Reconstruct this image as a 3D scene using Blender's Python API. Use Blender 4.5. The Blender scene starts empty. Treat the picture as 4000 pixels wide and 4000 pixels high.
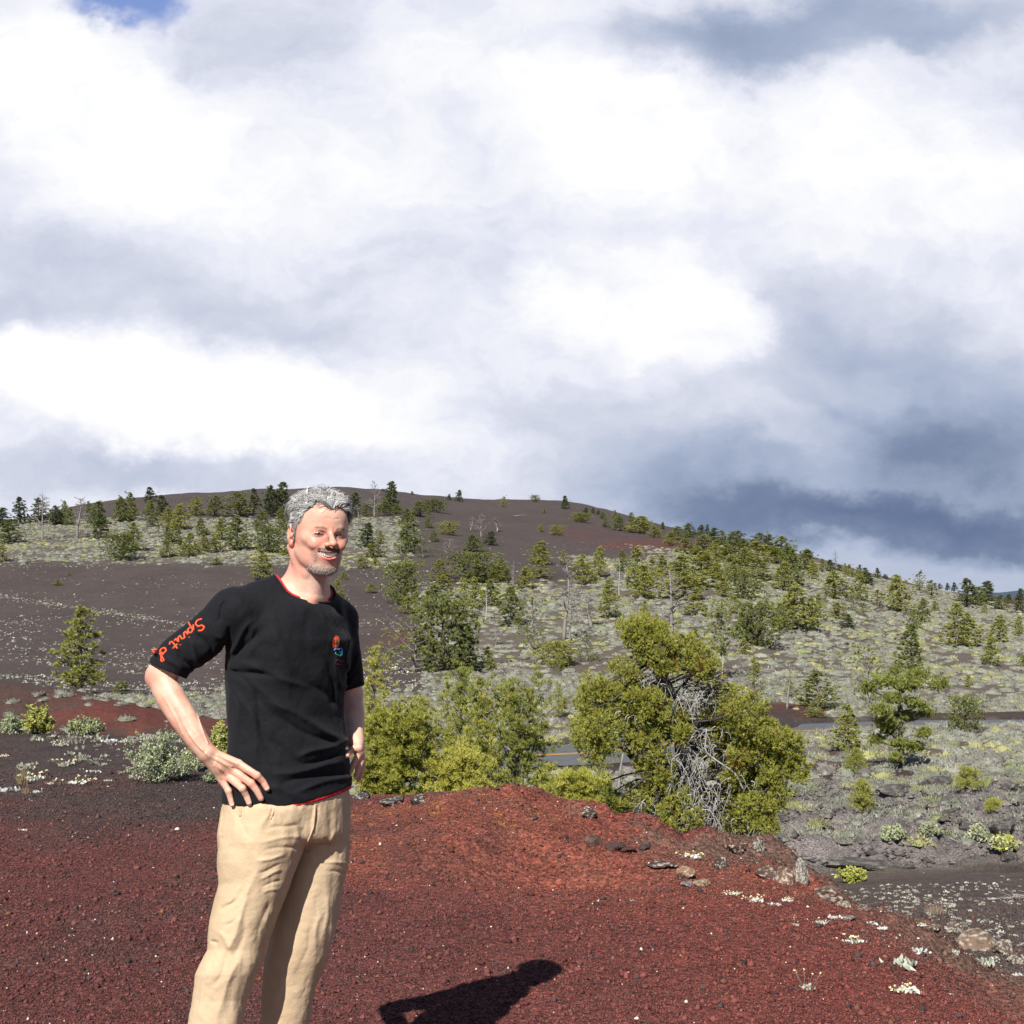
import bpy, bmesh, math, random
import numpy as np
from mathutils import Vector, Matrix
SC = bpy.context.scene
R = math.radians
# ------------------------------------------------------------------ camera
HY, F, CZ = 596.0, 1313.0, 1.545           # horizon row, focal length (in 1024ths of the picture), eye height
cam_d = bpy.data.cameras.new('camera'); cam = bpy.data.objects.new('camera', cam_d)
SC.collection.objects.link(cam); SC.camera = cam
cam.location = (0, 0, CZ); cam.rotation_euler = (R(90), 0, 0)
cam_d.sensor_width = 36; cam_d.lens = 36*F/1024; cam_d.shift_y = (HY-512)/1024
cam_d.clip_start = 0.05; cam_d.clip_end = 30000
# ------------------------------------------------------------------ sun and exposure
SUN_AZ, SUN_EL = 198.6, 41.5               # azimuth the light comes FROM, clockwise from +Y (ahead of the camera)
sd = bpy.data.lights.new('sun', 'SUN'); sun = bpy.data.objects.new('sun', sd); SC.collection.objects.link(sun)
sd.energy = 4.9; sd.angle = R(0.5); sd.color = (1.0, 0.955, 0.88)
_sv = Vector((math.sin(R(SUN_AZ))*math.cos(R(SUN_EL)), math.cos(R(SUN_AZ))*math.cos(R(SUN_EL)), math.sin(R(SUN_EL))))
sun.rotation_euler = _sv.to_track_quat('Z', 'Y').to_euler(); sun.location = (-20, -40, 60)
SC.view_settings.view_transform = 'Standard'; SC.view_settings.look = 'None'
SC.view_settings.exposure = 0.52; SC.view_settings.gamma = 1.0; SC.view_settings.use_curve_mapping = False
SC.render.engine = 'CYCLES'; SC.cycles.max_bounces = 5; SC.cycles.diffuse_bounces = 2
SC.cycles.glossy_bounces = 2; SC.cycles.transmission_bounces = 2; SC.cycles.use_denoising = True
# ------------------------------------------------------------------ node helper
class NT:
    def __init__(s, nt): s.nt = nt; s.N = nt.nodes; s.L = nt.links
    def n(s, t, ins=None, **kw):
        nd = s.N.new(t)
        for k, v in kw.items(): setattr(nd, k, v)
        if ins:
            for k, v in ins.items():
                sock = nd.inputs[k]
                if isinstance(v, bpy.types.NodeSocket): s.L.new(v, sock)
                else: sock.default_value = v
        return nd
    def m(s, op, a, b=0.0, c=None, clamp=False):
        ins = {0: a, 1: b}
        if c is not None: ins[2] = c
        return s.n('ShaderNodeMath', ins, operation=op, use_clamp=clamp).outputs[0]
    def vm(s, op, a, b=(0, 0, 0)):
        nd = s.n('ShaderNodeVectorMath', {0: a, 1: b}, operation=op)
        return nd.outputs['Value'] if op in ('LENGTH', 'DOT_PRODUCT') else nd.outputs['Vector']
    def mix(s, f, a, b, bt='MIX'):
        nd = s.N.new('ShaderNodeMix'); nd.data_type = 'RGBA'; nd.blend_type = bt
        for i, v in ((0, f), (6, a), (7, b)):
            if isinstance(v, bpy.types.NodeSocket): s.L.new(v, nd.inputs[i])
            else: nd.inputs[i].default_value = v if i == 0 else (tuple(v)+(1,))[:4]
        return nd.outputs[2]
    def noise(s, vec, scale, detail=4, rough=.55, dist=0.0, col=False):
        nd = s.n('ShaderNodeTexNoise', {'Vector': vec, 'Scale': scale, 'Detail': detail, 'Roughness': rough, 'Distortion': dist})
        return nd.outputs['Color' if col else 'Fac']
    def ramp(s, f, stops, interp='LINEAR'):
        nd = s.N.new('ShaderNodeValToRGB'); cr = nd.color_ramp; cr.interpolation = interp
        while len(cr.elements) < len(stops): cr.elements.new(.5)
        for e, (p, c) in zip(cr.elements, stops): e.position = p; e.color = (tuple(c)+(1,))[:4]
        s.L.new(f, nd.inputs[0]); return nd.outputs[0]
    def mr(s, v, a, b, c=0.0, d=1.0, t='LINEAR'):
        return s.n('ShaderNodeMapRange', {0: v, 1: a, 2: b, 3: c, 4: d}, interpolation_type=t).outputs[0]
def lin(*c):
    return tuple(((x/255)/12.92 if x/255 <= .04045 else ((x/255+.055)/1.055)**2.4) for x in c)
# ------------------------------------------------------------------ world: blue sky, with a bank of cloud ahead
def make_world():
    w = bpy.data.worlds.new('World'); SC.world = w; w.use_nodes = True
    t = NT(w.node_tree); t.N.clear()
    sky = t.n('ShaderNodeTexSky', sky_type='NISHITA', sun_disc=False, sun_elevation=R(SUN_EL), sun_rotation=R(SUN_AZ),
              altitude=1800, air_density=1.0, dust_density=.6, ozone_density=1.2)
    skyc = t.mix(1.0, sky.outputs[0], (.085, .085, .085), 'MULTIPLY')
    g = t.n('ShaderNodeTexCoord').outputs['Generated']
    sp = t.n('ShaderNodeSeparateXYZ', {0: g})
    y = t.m('MAXIMUM', sp.outputs[1], .12)
    a = t.m('DIVIDE', sp.outputs[0], y); b = t.m('DIVIDE', sp.outputs[2], y)
    P = t.n('ShaderNodeCombineXYZ', {0: a, 1: b, 2: 0.0}).outputs[0]
    # billowy warp
    n1 = t.noise(t.vm('MULTIPLY', P, (1, 1.35, 1)), 7.0, 5, .6, 0, True)
    n2 = t.noise(t.vm('MULTIPLY', P, (1, 1.3, 1)), 26.0, 4, .65, 0, True)
    w1 = t.vm('MULTIPLY', t.vm('SUBTRACT', n1, (.5, .5, .5)), (.125, .095, 0))
    w2 = t.vm('MULTIPLY', t.vm('SUBTRACT', n2, (.5, .5, .5)), (.028, .024, 0))
    Q = t.vm('ADD', t.vm('ADD', P, w1), w2)
    def ab(dx, dy): return ((dx*.53-512)/F, (HY-dy*.53)/F)
    L = None
    # blobs: x, y (in 1932nds), radius x, radius y, rotation, weight, hardness
    blobs = [
        (140, 200, 330, 160, 35, .20, .75), (360, 215, 130, 90, 20, .12, .5),
        (300, 740, 330, 120, 8, .24, .55), (90, 700, 220, 90, 0, .14, .6),
        (1180, 240, 260, 150, 10, .22, .7), (1230, 560, 250, 130, 8, .14, .5), (1330, 600, 130, 100, -20, .10, .35), (1120, 590, 170, 80, 10, .08, .5), (1730, 300, 330, 170, 5, .17, .7),
        (620, 330, 300, 150, 0, .12, .9), (680, 790, 260, 130, 5, .17, .8), (900, 130, 300, 120, 0, .08, .9),
        (150, 480, 330, 90, 8, -.13, .9), (480, 610, 280, 80, 10, -.14, .85), (30, 575, 190, 50, 0, -.15, .9),
        (800, 480, 300, 120, 0, -.05, .9),
        (420, 890, 330, 50, 0, -.22, .9), (60, 900, 200, 60, 0, -.12, .9),
        (1530, 45, 520, 80, -8, -.36, .85), (1850, 190, 230, 90, 0, -.14, .9), (500, 50, 230, 110, 0, -.14, .9),
        (1650, 600, 300, 110, 15, -.14, .9), (1100, 790, 330, 80, 3, -.15, .9), (1700, 740, 430, 130, 5, -.20, .9),
        (1480, 800, 190, 60, 15, .10, .6),
        (1700, 915, 540, 140, 3, -.34, .93), (1700, 990, 480, 62, 2, -.36, .85), (1250, 930, 250, 90, 0, -.20, .95), (1900, 820, 300, 120, 0, -.12, .9),
        (1800, 1110, 520, 70, 2, -.27, .8), (960, 920, 300, 60, 0, -.07, .9)]
    for (dx, dy, rx, ry, rot, wt, hard) in blobs:
        ca, cb = ab(dx, dy)
        mp = t.n('ShaderNodeMapping', {0: Q, 1: (ca, cb, 0), 2: (0, 0, R(-rot)), 3: (rx*.53/F, ry*.53/F, 1)}, vector_type='TEXTURE').outputs[0]
        ln = t.vm('LENGTH', mp)
        f = t.mr(ln, 1.0-hard*.95 if hard < .95 else .0, 1.0+hard*.55, wt, 0.0, 'SMOOTHERSTEP')
        L = f if L is None else t.m('ADD', L, f)
    fb = t.noise(t.vm('MULTIPLY', P, (1, 1.7, 1)), 5.0, 6, .58)
    fb2 = t.noise(t.vm('MULTIPLY', Q, (1, 1.8, 1)), 19.0, 5, .6)
    L = t.m('ADD', L, t.m('MULTIPLY', t.m('SUBTRACT', fb, .5), .34))
    L = t.m('ADD', L, t.m('MULTIPLY', t.m('SUBTRACT', fb2, .5), .10))
    bw = t.m('ABSOLUTE', t.m('SUBTRACT', t.noise(t.vm('MULTIPLY', Q, (1, 1.4, 1)), 11.0, 5, .55), .5)); bw2 = t.m('ABSOLUTE', t.m('SUBTRACT', t.noise(t.vm('MULTIPLY', Q, (1, 1.3, 1)), 32.0, 4, .6), .5))
    calm = t.mr(L, -.28, -.02, .12, 1.0, 'SMOOTHSTEP'); L = t.m('ADD', L, t.m('MULTIPLY', t.m('MULTIPLY', t.m('SUBTRACT', .10, bw), .58), calm)); L = t.m('ADD', L, t.m('MULTIPLY', t.m('MULTIPLY', t.m('SUBTRACT', .10, bw2), .18), calm))
    L = t.m('ADD', L, .732, clamp=True)
    cc = t.ramp(L, [(0, lin(94, 110, 145)), (.22, lin(124, 139, 168)), (.42, lin(172, 184, 208)), (.6, lin(208, 213, 229)),
                    (.74, lin(228, 231, 244)), (.86, lin(244, 245, 251)), (.97, lin(255, 255, 255))])
    # small opening to blue sky at the upper left
    ca, cb = ab(230, -10)
    mp = t.n('ShaderNodeMapping', {0: Q, 1: (ca, cb, 0), 3: (150*.53/F, 62*.53/F, 1)}, vector_type='TEXTURE').outputs[0]
    bl = t.mr(t.vm('LENGTH', mp), .35, 1.15, .85, 0, 'SMOOTHERSTEP')
    cc = t.mix(bl, cc, lin(92, 132, 205))
    # bright cloud only ahead of the camera; unseen sky kept darker to lower fill light
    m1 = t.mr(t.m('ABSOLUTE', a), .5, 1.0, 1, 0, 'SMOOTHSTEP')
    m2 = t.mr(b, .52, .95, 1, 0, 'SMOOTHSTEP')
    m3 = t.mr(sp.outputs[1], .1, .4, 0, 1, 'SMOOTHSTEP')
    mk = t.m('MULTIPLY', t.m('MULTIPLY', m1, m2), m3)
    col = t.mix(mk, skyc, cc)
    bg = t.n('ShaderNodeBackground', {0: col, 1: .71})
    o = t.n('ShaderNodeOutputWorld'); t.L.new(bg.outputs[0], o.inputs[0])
    w.cycles.sampling_method = 'MANUAL'; w.cycles.sample_map_resolution = 512
make_world()
# ------------------------------------------------------------------ object helpers
COL = SC.collection
def link(o): COL.objects.link(o); return o
def props(o, label=None, cat=None, group=None, kind=None):
    for k, v in (('label', label), ('category', cat), ('group', group), ('kind', kind)):
        if v: o[k] = v
    return o
def mesh_np(name, V, Fc=None, mat=None, parent=None, smooth=False, tri=None, quad=None, mats=None, matidx=None, cols=None):
    """V (n,3); tri (m,3) and/or quad (k,4) index arrays, or Fc an int array of constant width."""
    me = bpy.data.meshes.new(name); V = np.asarray(V, dtype=np.float32)
    parts = []
    for A in (Fc, tri, quad):
        if A is not None and len(A): parts.append(np.asarray(A, dtype=np.int32))
    me.vertices.add(len(V)); me.vertices.foreach_set('co', V.ravel())
    tot = np.concatenate([np.full(len(A), A.shape[1], np.int32) for A in parts])
    idx = np.concatenate([A.ravel() for A in parts])
    me.loops.add(len(idx)); me.loops.foreach_set('vertex_index', idx)
    me.polygons.add(len(tot)); st = np.zeros(len(tot), np.int32); st[1:] = np.cumsum(tot)[:-1]
    me.polygons.foreach_set('loop_start', st); me.polygons.foreach_set('loop_total', tot)
    if smooth: me.polygons.foreach_set('use_smooth', np.ones(len(tot), bool))
    for m_ in (mats or ([mat] if mat else [])): me.materials.append(m_)
    if matidx is not None: me.polygons.foreach_set('material_index', np.asarray(matidx, np.int32))
    me.update(); 
    if cols is not None:
        ca = me.color_attributes.new('col', 'FLOAT_COLOR', 'POINT')
        c4 = np.ones((len(V), 4), np.float32); c4[:, :3] = cols; ca.data.foreach_set('color', c4.ravel())
    o = bpy.data.objects.new(name, me); link(o)
    if parent: o.parent = parent
    return o
def empty(name, loc=(0, 0, 0), rz=0, label=None, cat=None, group=None):
    o = bpy.data.objects.new(name, None); link(o); o.location = loc; o.rotation_euler = (0, 0, rz)
    o.empty_display_size = .2
    return props(o, label, cat, group)
# ------------------------------------------------------------------ lattice noise in numpy
def _h(ix, iy, seed):
    n = (ix.astype(np.int64)*374761393 + iy.astype(np.int64)*668265263 + seed*982451653) & 0xffffffff
    n = ((n ^ (n >> 13))*1274126177) & 0xffffffff
    return ((n ^ (n >> 16)) & 0xffffff)/float(0xffffff)
def vnoise(x, y, seed=0):
    x = np.asarray(x, float); y = np.asarray(y, float)
    ix = np.floor(x); iy = np.floor(y); fx = x-ix; fy = y-iy
    fx = fx*fx*fx*(fx*(fx*6-15)+10); fy = fy*fy*fy*(fy*(fy*6-15)+10)
    a = _h(ix, iy, seed); b = _h(ix+1, iy, seed); c = _h(ix, iy+1, seed); d = _h(ix+1, iy+1, seed)
    return (a*(1-fx)+b*fx)*(1-fy)+(c*(1-fx)+d*fx)*fy
def fbm(x, y, scale, octv=4, seed=0, gain=.5):
    s = 0; amp = 1; tot = 0; f = 1.0/scale
    for k in range(octv):
        s = s+amp*vnoise(x*f+17.3*k, y*f-9.1*k, seed+k); tot += amp; amp *= gain; f *= 2.03
    return s/tot
def sstep(a, b, x):
    t = np.clip((x-a)/(b-a), 0, 1); return t*t*(3-2*t)
def nrm(v): v = np.asarray(v, float); return v/np.linalg.norm(v)
def flat_mat(name, col, rough=.7, spec=.3, vcol=False, sss=0.0, bump=None, sheen=0):
    m = bpy.data.materials.new(name); m.use_nodes = True; t = NT(m.node_tree); bs = t.N['Principled BSDF']
    bs.inputs['Roughness'].default_value = rough; bs.inputs['Specular IOR Level'].default_value = spec
    if vcol: t.L.new(t.n('ShaderNodeVertexColor', layer_name='col').outputs[0], bs.inputs['Base Color'])
    else: bs.inputs['Base Color'].default_value = tuple(col)+(1,)
    if sss: bs.inputs['Subsurface Weight'].default_value = sss; bs.inputs['Subsurface Radius'].default_value = (.009, .004, .0025); bs.inputs['Subsurface Scale'].default_value = 1.0
    if sheen: bs.inputs['Sheen Weight'].default_value = sheen; bs.inputs['Sheen Roughness'].default_value = .5
    if bump:
        P = t.n('ShaderNodeNewGeometry').outputs['Position']; h = None
        for (sc, amp, det) in bump:
            v = t.m('MULTIPLY', t.noise(P, sc, det, .6), amp); h = v if h is None else t.m('ADD', h, v)
        b = t.n('ShaderNodeBump', {'Height': h, 'Strength': 1.0, 'Distance': 1.0}); t.L.new(b.outputs[0], bs.inputs['Normal'])
    return m, t, bs
def tube(path, rad, n=6):
    """tube along path (k,3); rad scalar or (k,)"""
    path = np.asarray(path, float); k = len(path); rad = np.broadcast_to(rad, (k,)); T = np.gradient(path, axis=0); T /= np.maximum(np.linalg.norm(T, axis=1), 1e-9)[:, None]
    ref = np.array([0.0, 1, 0]) if abs(T[:, 1]).mean() < .8 else np.array([1.0, 0, 0]); U = np.cross(T, ref); U /= np.maximum(np.linalg.norm(U, axis=1), 1e-9)[:, None]; W = np.cross(T, U)
    a = np.linspace(0, 2*math.pi, n, endpoint=False)
    V = (path[:, None, :]+rad[:, None, None]*(np.cos(a)[None, :, None]*U[:, None, :]+np.sin(a)[None, :, None]*W[:, None, :])).reshape(-1, 3)
    i, j = np.meshgrid(np.arange(k-1), np.arange(n), indexing='ij'); q = np.stack([i*n+j, i*n+(j+1) % n, (i+1)*n+(j+1) % n, (i+1)*n+j], -1).reshape(-1, 4)
    V = np.vstack([V, path[:1], path[-1:]]); c0, c1 = k*n, k*n+1; j = np.arange(n)
    tr = np.vstack([np.stack([np.full(n, c0), (j+1) % n, j], 1), np.stack([np.full(n, c1), (k-1)*n+j, (k-1)*n+(j+1) % n], 1)])
    return V, q, tr
class Acc:
    def __init__(s): s.V = []; s.Q = []; s.T = []; s.C = []; s.n = 0
    def add(s, V, Q=None, T=None, col=None):
        V = np.asarray(V, float)
        if Q is not None and len(Q): s.Q.append(np.asarray(Q)+s.n)
        if T is not None and len(T): s.T.append(np.asarray(T)+s.n)
        if col is not None: s.C.append(np.broadcast_to(np.asarray(col, float), (len(V), 3)))
        s.V.append(V); s.n += len(V)
    def build(s, name, mat, parent=None, smooth=True, xf=None):
        V = np.vstack(s.V); V = xf(V) if xf else V
        return mesh_np(name, V, quad=np.vstack(s.Q) if s.Q else None, tri=np.vstack(s.T) if s.T else None, mat=mat, parent=parent, smooth=smooth, cols=np.vstack(s.C) if s.C else None)
def dense(pts, n=6):
    pts = np.asarray(pts, float); t = np.arange(len(pts)); x = np.linspace(0, len(pts)-1, (len(pts)-1)*n+1)
    return _pchip(t.astype(float), pts, x) if len(pts) > 2 else np.stack([np.interp(x, t, pts[:, i]) for i in range(pts.shape[1])], 1)
# ------------------------------------------------------------------ terrain: heights read off as (distance, picture row) profiles
DS = [.5, 1.5, 4, 5.5, 7, 8.5, 10, 12, 14, 16, 19, 24, 32, 42, 52, 57, 63, 68, 74, 82, 90, 110, 135, 170, 210, 260, 330, 420, 550, 700, 1200, 4000]
def Z(*z): return ('z', z)
def _v(d, v): return CZ-(v-HY)/F*d
COLS = {}   # column u -> heights at DS
def column(u, znear, vfar):
    z = list(znear); k = len(z)
    for d, v in zip(DS[k:], vfar):
        z.append(_v(d, v))
    assert len(z) == len(DS), (u, len(z))
    COLS[u] = z
#            .5 1.5  4  5.5  7   8.5   10   12   14    16    19    24    32    42    52    57    63    68    74
column(-300, [0, 0, 0, 0, 0, 0, 0, 0, -.02, -.12, -.7, -1.8, -3.0, -4.4, -5.3, -5.6, -5.3, -3.9, -2.3, -2.6], [668, 668, 636, 602, 570, 545, 528, 530, 534, 540, 560, 585])
column(0,    [0, 0, 0, 0, 0, 0, 0, 0, -.02, -.12, -.8, -2.0, -3.4, -4.6, -5.4, -5.6, -5.25, -4.1, -3.1, -3.5], [679, 676, 640, 602, 566, 538, 521, 523, 527, 533, 555, 585])
column(66,   [0, 0, 0, 0, 0, 0, 0, 0, -.02, -.13, -.8, -2.0, -3.5, -4.7, -5.4, -5.6, -5.3, -4.45, -3.75, -4.2], [689, 682, 645, 604, 566, 538, 520, 514, 508, 512, 545, 585])
column(130,  [0, 0, 0, 0, 0, 0, 0, 0, -.02, -.15, -.9, -2.1, -3.6, -4.8, -5.4, -5.6, -5.35, -4.8, -4.35, -4.8], [695, 686, 647, 603, 565, 538, 519, 508, 499, 503, 540, 585])
column(230,  [0, 0, 0, 0, 0, 0, 0, -.03, -.15, -.5, -1.3, -2.4, -3.8, -4.9, -5.5, -5.65, -5.6, -5.5, -5.4, -5.6], [699, 688, 645, 601, 562, 538, 518, 504, 493, 496, 535, 585])
column(360,  [0, 0, 0, 0, 0, 0, .01, -.5, -1.3, -2.0, -2.7, -3.5, -4.6, -5.4, -5.8, -5.9, -5.95, -5.95, -5.95, -5.95], [703, 676, 650, 606, 572, 545, 520, 504, 489, 492, 530, 585])
column(460,  [0, 0, 0, 0, .03, .1, .03, -.8, -1.5, -2.1, -2.8, -3.6, -4.6, -5.4, -5.9, -6.0, -6.05, -6.05, -6.0, -5.9], [704, 678, 648, 608, 574, 548, 528, 513, 500.5, 501, 530, 585])
column(560,  [0, 0, 0, 0, .02, .08, -.05, -1.0, -1.6, -2.2, -2.8, -3.5, -4.5, -5.3, -5.9, -6.0, -6.05, -6.05, -6.0, -5.9], [704, 676, 642, 606, 581, 560, 540, 520, 503, 504, 530, 585])
column(680,  [0, 0, 0, 0, .0, -.03, -.35, -1.1, -1.6, -2.0, -2.6, -3.4, -4.3, -5.1, -5.7, -5.8, -5.9, -5.95, -5.95, -5.8], [704, 676, 642, 608, 584, 564, 549, 538, 530, 532, 545, 585])
column(775,  [0, 0, 0, 0, -.02, -.1, -.75, -1.4, -1.75, -2.1, -2.6, -3.2, -3.9, -4.6, -5.2, -5.35, -5.35, -5.25, -6.1, -5.6], [702, 680, 652, 620, 595, 576, 562, 554, 549, 552, 565, 588])
column(810,  [0, 0, 0, -.01, -.04, -.25, -.9, -1.4, -1.75, -2.05, -2.42, -3.0, -3.67, -4.3, -4.9, -5.1, -5.25, -5.15, -6.2, -5.75], [704, 683, 657, 626, 601, 582, 569, 561, 557, 560, 570, 589])
column(900,  [0, 0, 0, -.04, -.2, -.75, -1.02, -1.33, -1.62, -1.92, -2.38, -2.95, -3.6, -4.2, -4.8, -5.05, -5.2, -5.15, -6.25, -6.0], [713, 691, 667, 642, 620, 602, 590, 585, 582, 586, 590, 594])
column(960,  [0, 0, -.02, -.1, -.4, -.85, -1.02, -1.32, -1.6, -1.9, -2.36, -2.9, -3.5, -4.1, -4.75, -5.0, -5.15, -5.15, -6.25, -5.8], [716, 694, 671, 647, 626, 610, 599, 595, 593, 597, 598, 597])
column(1024, [0, 0, -.04, -.18, -.55, -.85, -1.0, -1.3, -1.58, -1.88, -2.33, -2.85, -3.45, -4.05, -4.7, -5.0, -5.15, -5.15, -6.2, -5.6], [717, 696, 674, 652, 633, 619, 609, 605, 604, 607, 604, 599])
column(1300, [0, -.05, -.25, -.5, -.75, -.9, -1.0, -1.3, -1.58, -1.85, -2.3, -2.8, -3.4, -4.0, -4.6, -4.9, -5.2, -5.4, -5.8, -5.5], [720, 700, 682, 664, 648, 636, 628, 624, 620, 618, 610, 602])
_CU = np.array(sorted(COLS)); _CT = np.array([COLS[u] for u in _CU])
_UG = np.arange(-300, 1301, 8.0); _LG = np.linspace(math.log(.5), math.log(4000), 620)
def _pchip(xk, yk, x):
    # monotone cubic, yk (n,m)
    h = np.diff(xk); dl = np.diff(yk, axis=0)/h[:, None]
    m = np.zeros_like(yk); m[0] = dl[0]; m[-1] = dl[-1]
    w1 = 2*h[1:]+h[:-1]; w2 = h[1:]+2*h[:-1]
    ok = dl[:-1]*dl[1:] > 0
    with np.errstate(divide='ignore', invalid='ignore'):
        hm = (w1+w2)[:, None]/(w1[:, None]/dl[:-1]+w2[:, None]/dl[1:])
    m[1:-1] = np.where(ok, hm, 0)
    i = np.clip(np.searchsorted(xk, x)-1, 0, len(xk)-2); t = ((x-xk[i])/h[i])[:, None]; H = h[i][:, None]
    return (2*t**3-3*t**2+1)*yk[i]+(t**3-2*t**2+t)*H*m[i]+(-2*t**3+3*t**2)*yk[i+1]+(t**3-t**2)*H*m[i+1]
_T1 = _pchip(np.log(np.array(DS)), _CT.T.copy(), _LG)          # (620, ncols)
_TG = _pchip(_CU.astype(float), _T1.T.copy(), _UG).T           # (620, nu)
def _blur(A, n, ax):
    for _ in range(n):
        A = .5*A+.25*(np.roll(A, 1, ax)+np.roll(A, -1, ax)) if False else A
        B = np.take(A, np.clip(np.arange(A.shape[ax])-1, 0, A.shape[ax]-1), ax); C = np.take(A, np.clip(np.arange(A.shape[ax])+1, 0, A.shape[ax]-1), ax)
        A = .5*A+.25*(B+C)
    return A
_TG = _blur(_TG, 3, 1); _TG = _blur(_TG, 3, 0)
# the road: centre line in (column, distance)
RU = np.array([-300, -100, 66, 200, 330, 450, 565, 650, 720, 790, 860, 930, 1024, 1300.])
RD = np.array([55, 57, 58.5, 59.5, 60.5, 61.2, 62.5, 65, 68.5, 73, 76, 77, 76.5, 74.])
_s = np.linspace(0, 1, 400); _ru = _pchip(np.linspace(0, 1, len(RU)), RU[:, None], _s)[:, 0]; _rd = _pchip(np.linspace(0, 1, len(RU)), RD[:, None], _s)[:, 0]
ROADX = (_ru-512)/F*_rd; ROADY = _rd
def _raw(u, d):
    lu = np.clip((u+300)/8, 0, len(_UG)-1.001); ld = np.clip((np.log(np.maximum(d, .5))-_LG[0])/(_LG[1]-_LG[0]), 0, len(_LG)-1.001)
    i = ld.astype(int); j = lu.astype(int); a = ld-i; b = lu-j
    return (_TG[i, j]*(1-a)*(1-b)+_TG[i+1, j]*a*(1-b)+_TG[i, j+1]*(1-a)*b+_TG[i+1, j+1]*a*b)
TMAX = math.tan(R(33))
def ud(x, y):
    r = np.hypot(x, y); fr = (y > 1e-6) & (np.abs(x) < TMAX*np.maximum(y, 1e-6))
    u = np.where(fr, 512+F*x/np.where(fr, y, 1), 512+F*TMAX*np.sign(x)); d = np.where(fr, y, r*math.cos(R(33)))
    d = np.where(y < 0, r*math.cos(R(33)), d)
    # behind the camera: level ground
    return u, d
def road_dist(x, y):
    """signed distance across the road (positive beyond), road height there"""
    x = np.asarray(x, float); k = np.clip(np.searchsorted(ROADX, x.ravel())-1, 0, len(ROADX)-2).reshape(x.shape)
    x0 = ROADX[k]; t = (x-x0)/(ROADX[k+1]-x0); ry = ROADY[k]+(ROADY[k+1]-ROADY[k])*np.clip(t, 0, 1)
    sl = (ROADY[k+1]-ROADY[k])/(ROADX[k+1]-x0)
    return (y-ry)/np.sqrt(1+sl*sl), ry
def ridged(x, y, s, seed, o=4):
    v = 0; a = 1; t = 0
    for k in range(o):
        v = v+a*(1-np.abs(2*vnoise(x/s+5.2*k, y/s+3.1*k, seed+k)-1)); t += a; a *= .5; s = s/2.1
    return v/t
def lava_mask(x, y, u, d):
    n = fbm(x, y, 5.0, 3, 71)
    return sstep(17.8, 19.5, d+2*(n-.5))*sstep(42, 30, d+9*(n-.5))*sstep(690, 760, u)*sstep(.38, .5, n+.22*sstep(30, 20, d)+.0)
def crag_mask(u, d):
    # rocky rim of the red mound
    rim = np.interp(u, [300, 405, 460, 560, 600, 680, 760, 810, 850, 900, 960, 1024, 1150], [10, 9.9, 9.6, 9.2, 9.0, 8.9, 8.8, 8.2, 7.9, 7.5, 7.0, 6.6, 6.0])
    k = np.exp(-((d-rim)/np.where(d < rim, 1.1, .8))**2)
    return k*np.maximum(sstep(440, 540, u), .40*sstep(395, 430, u)), rim
def terr(x, y, fine=True):
    x = np.asarray(x, float); y = np.asarray(y, float)
    u, d = ud(x, y); back = sstep(0, -6, y)
    z = _raw(u, d)*(1-back)
    # level the road bed
    rd, ry = road_dist(x, y); rz = _raw(u, ry*np.ones_like(d)); k = sstep(6.5, 4.2, np.abs(rd))*(y > 30)
    z = z*(1-k)+(rz-.03)*k
    nf = 1-k
    # far relief
    z = z+nf*sstep(60, 200, d)*(fbm(x, y, 28, 4, 3)-.5)*np.clip(d/110, 0, 3.0)*.9
    z = z+nf*sstep(15, 40, d)*(fbm(x, y, 7, 3, 5)-.5)*.5
    if fine:
        cm, rim = crag_mask(u, d)
        z = z+cm*((ridged(x, y, .9, 11)-.62)*.34+(fbm(x, y, .22, 3, 31)-.5)*.12)
        # soft humps of the red mound
        z = z+.11*np.exp(-(((x+.35)/.75)**2+((y-8.7)/.9)**2))+.05*np.exp(-(((x-.55)/.5)**2+((y-8.3)/.5)**2))-.16*np.exp(-(((x-.22)/.50)**2+((y-7.25)/.24)**2))+.16*(ridged(x, y, .45, 15, 4)-.55)*np.exp(-(((x-.2)/.9)**2+((y-7.7)/.6)**2))
        z = z+sstep(14, 6, d)*sstep(1.2, 3, d)*((fbm(x, y, 1.3, 3, 9)-.5)*.05)
        z = z+sstep(12, 5, d)*(fbm(x, y, .12, 2, 19)-.5)*.013
        lm = lava_mask(x, y, u, d)
        z = z+sstep(5.5, 9, rd)*sstep(19, 14, rd)*sstep(330, 200, u)*(y > 30)*(ridged(x, y, 2.2, 61, 4)-.5)*.35
        z = z+lm*((ridged(x, y*1.7, 2.6, 41, 5)-.55)*1.1+(ridged(x, y*1.4, .85, 47, 4)-.55)*.42+.10)
    return z
def ground_at(u, v, dmin=2.0, dmax=900):
    """first point of the ground under picture position (u, v)"""
    ds = np.exp(np.linspace(math.log(dmin), math.log(dmax), 1500))
    zz = terr((u-512)/F*ds, ds); vv = HY+(CZ-zz)/ds*F
    k = np.nonzero(vv <= v)[0]
    if len(k) == 0:
        i = int(np.argmin(vv))
    else: i = int(k[0])
    d = ds[i]; return np.array([(u-512)/F*d, d, zz[i]])
def P3(u, v, d): return np.array([(u-512)/F*d, d, CZ-(v-HY)/F*d])
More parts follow.
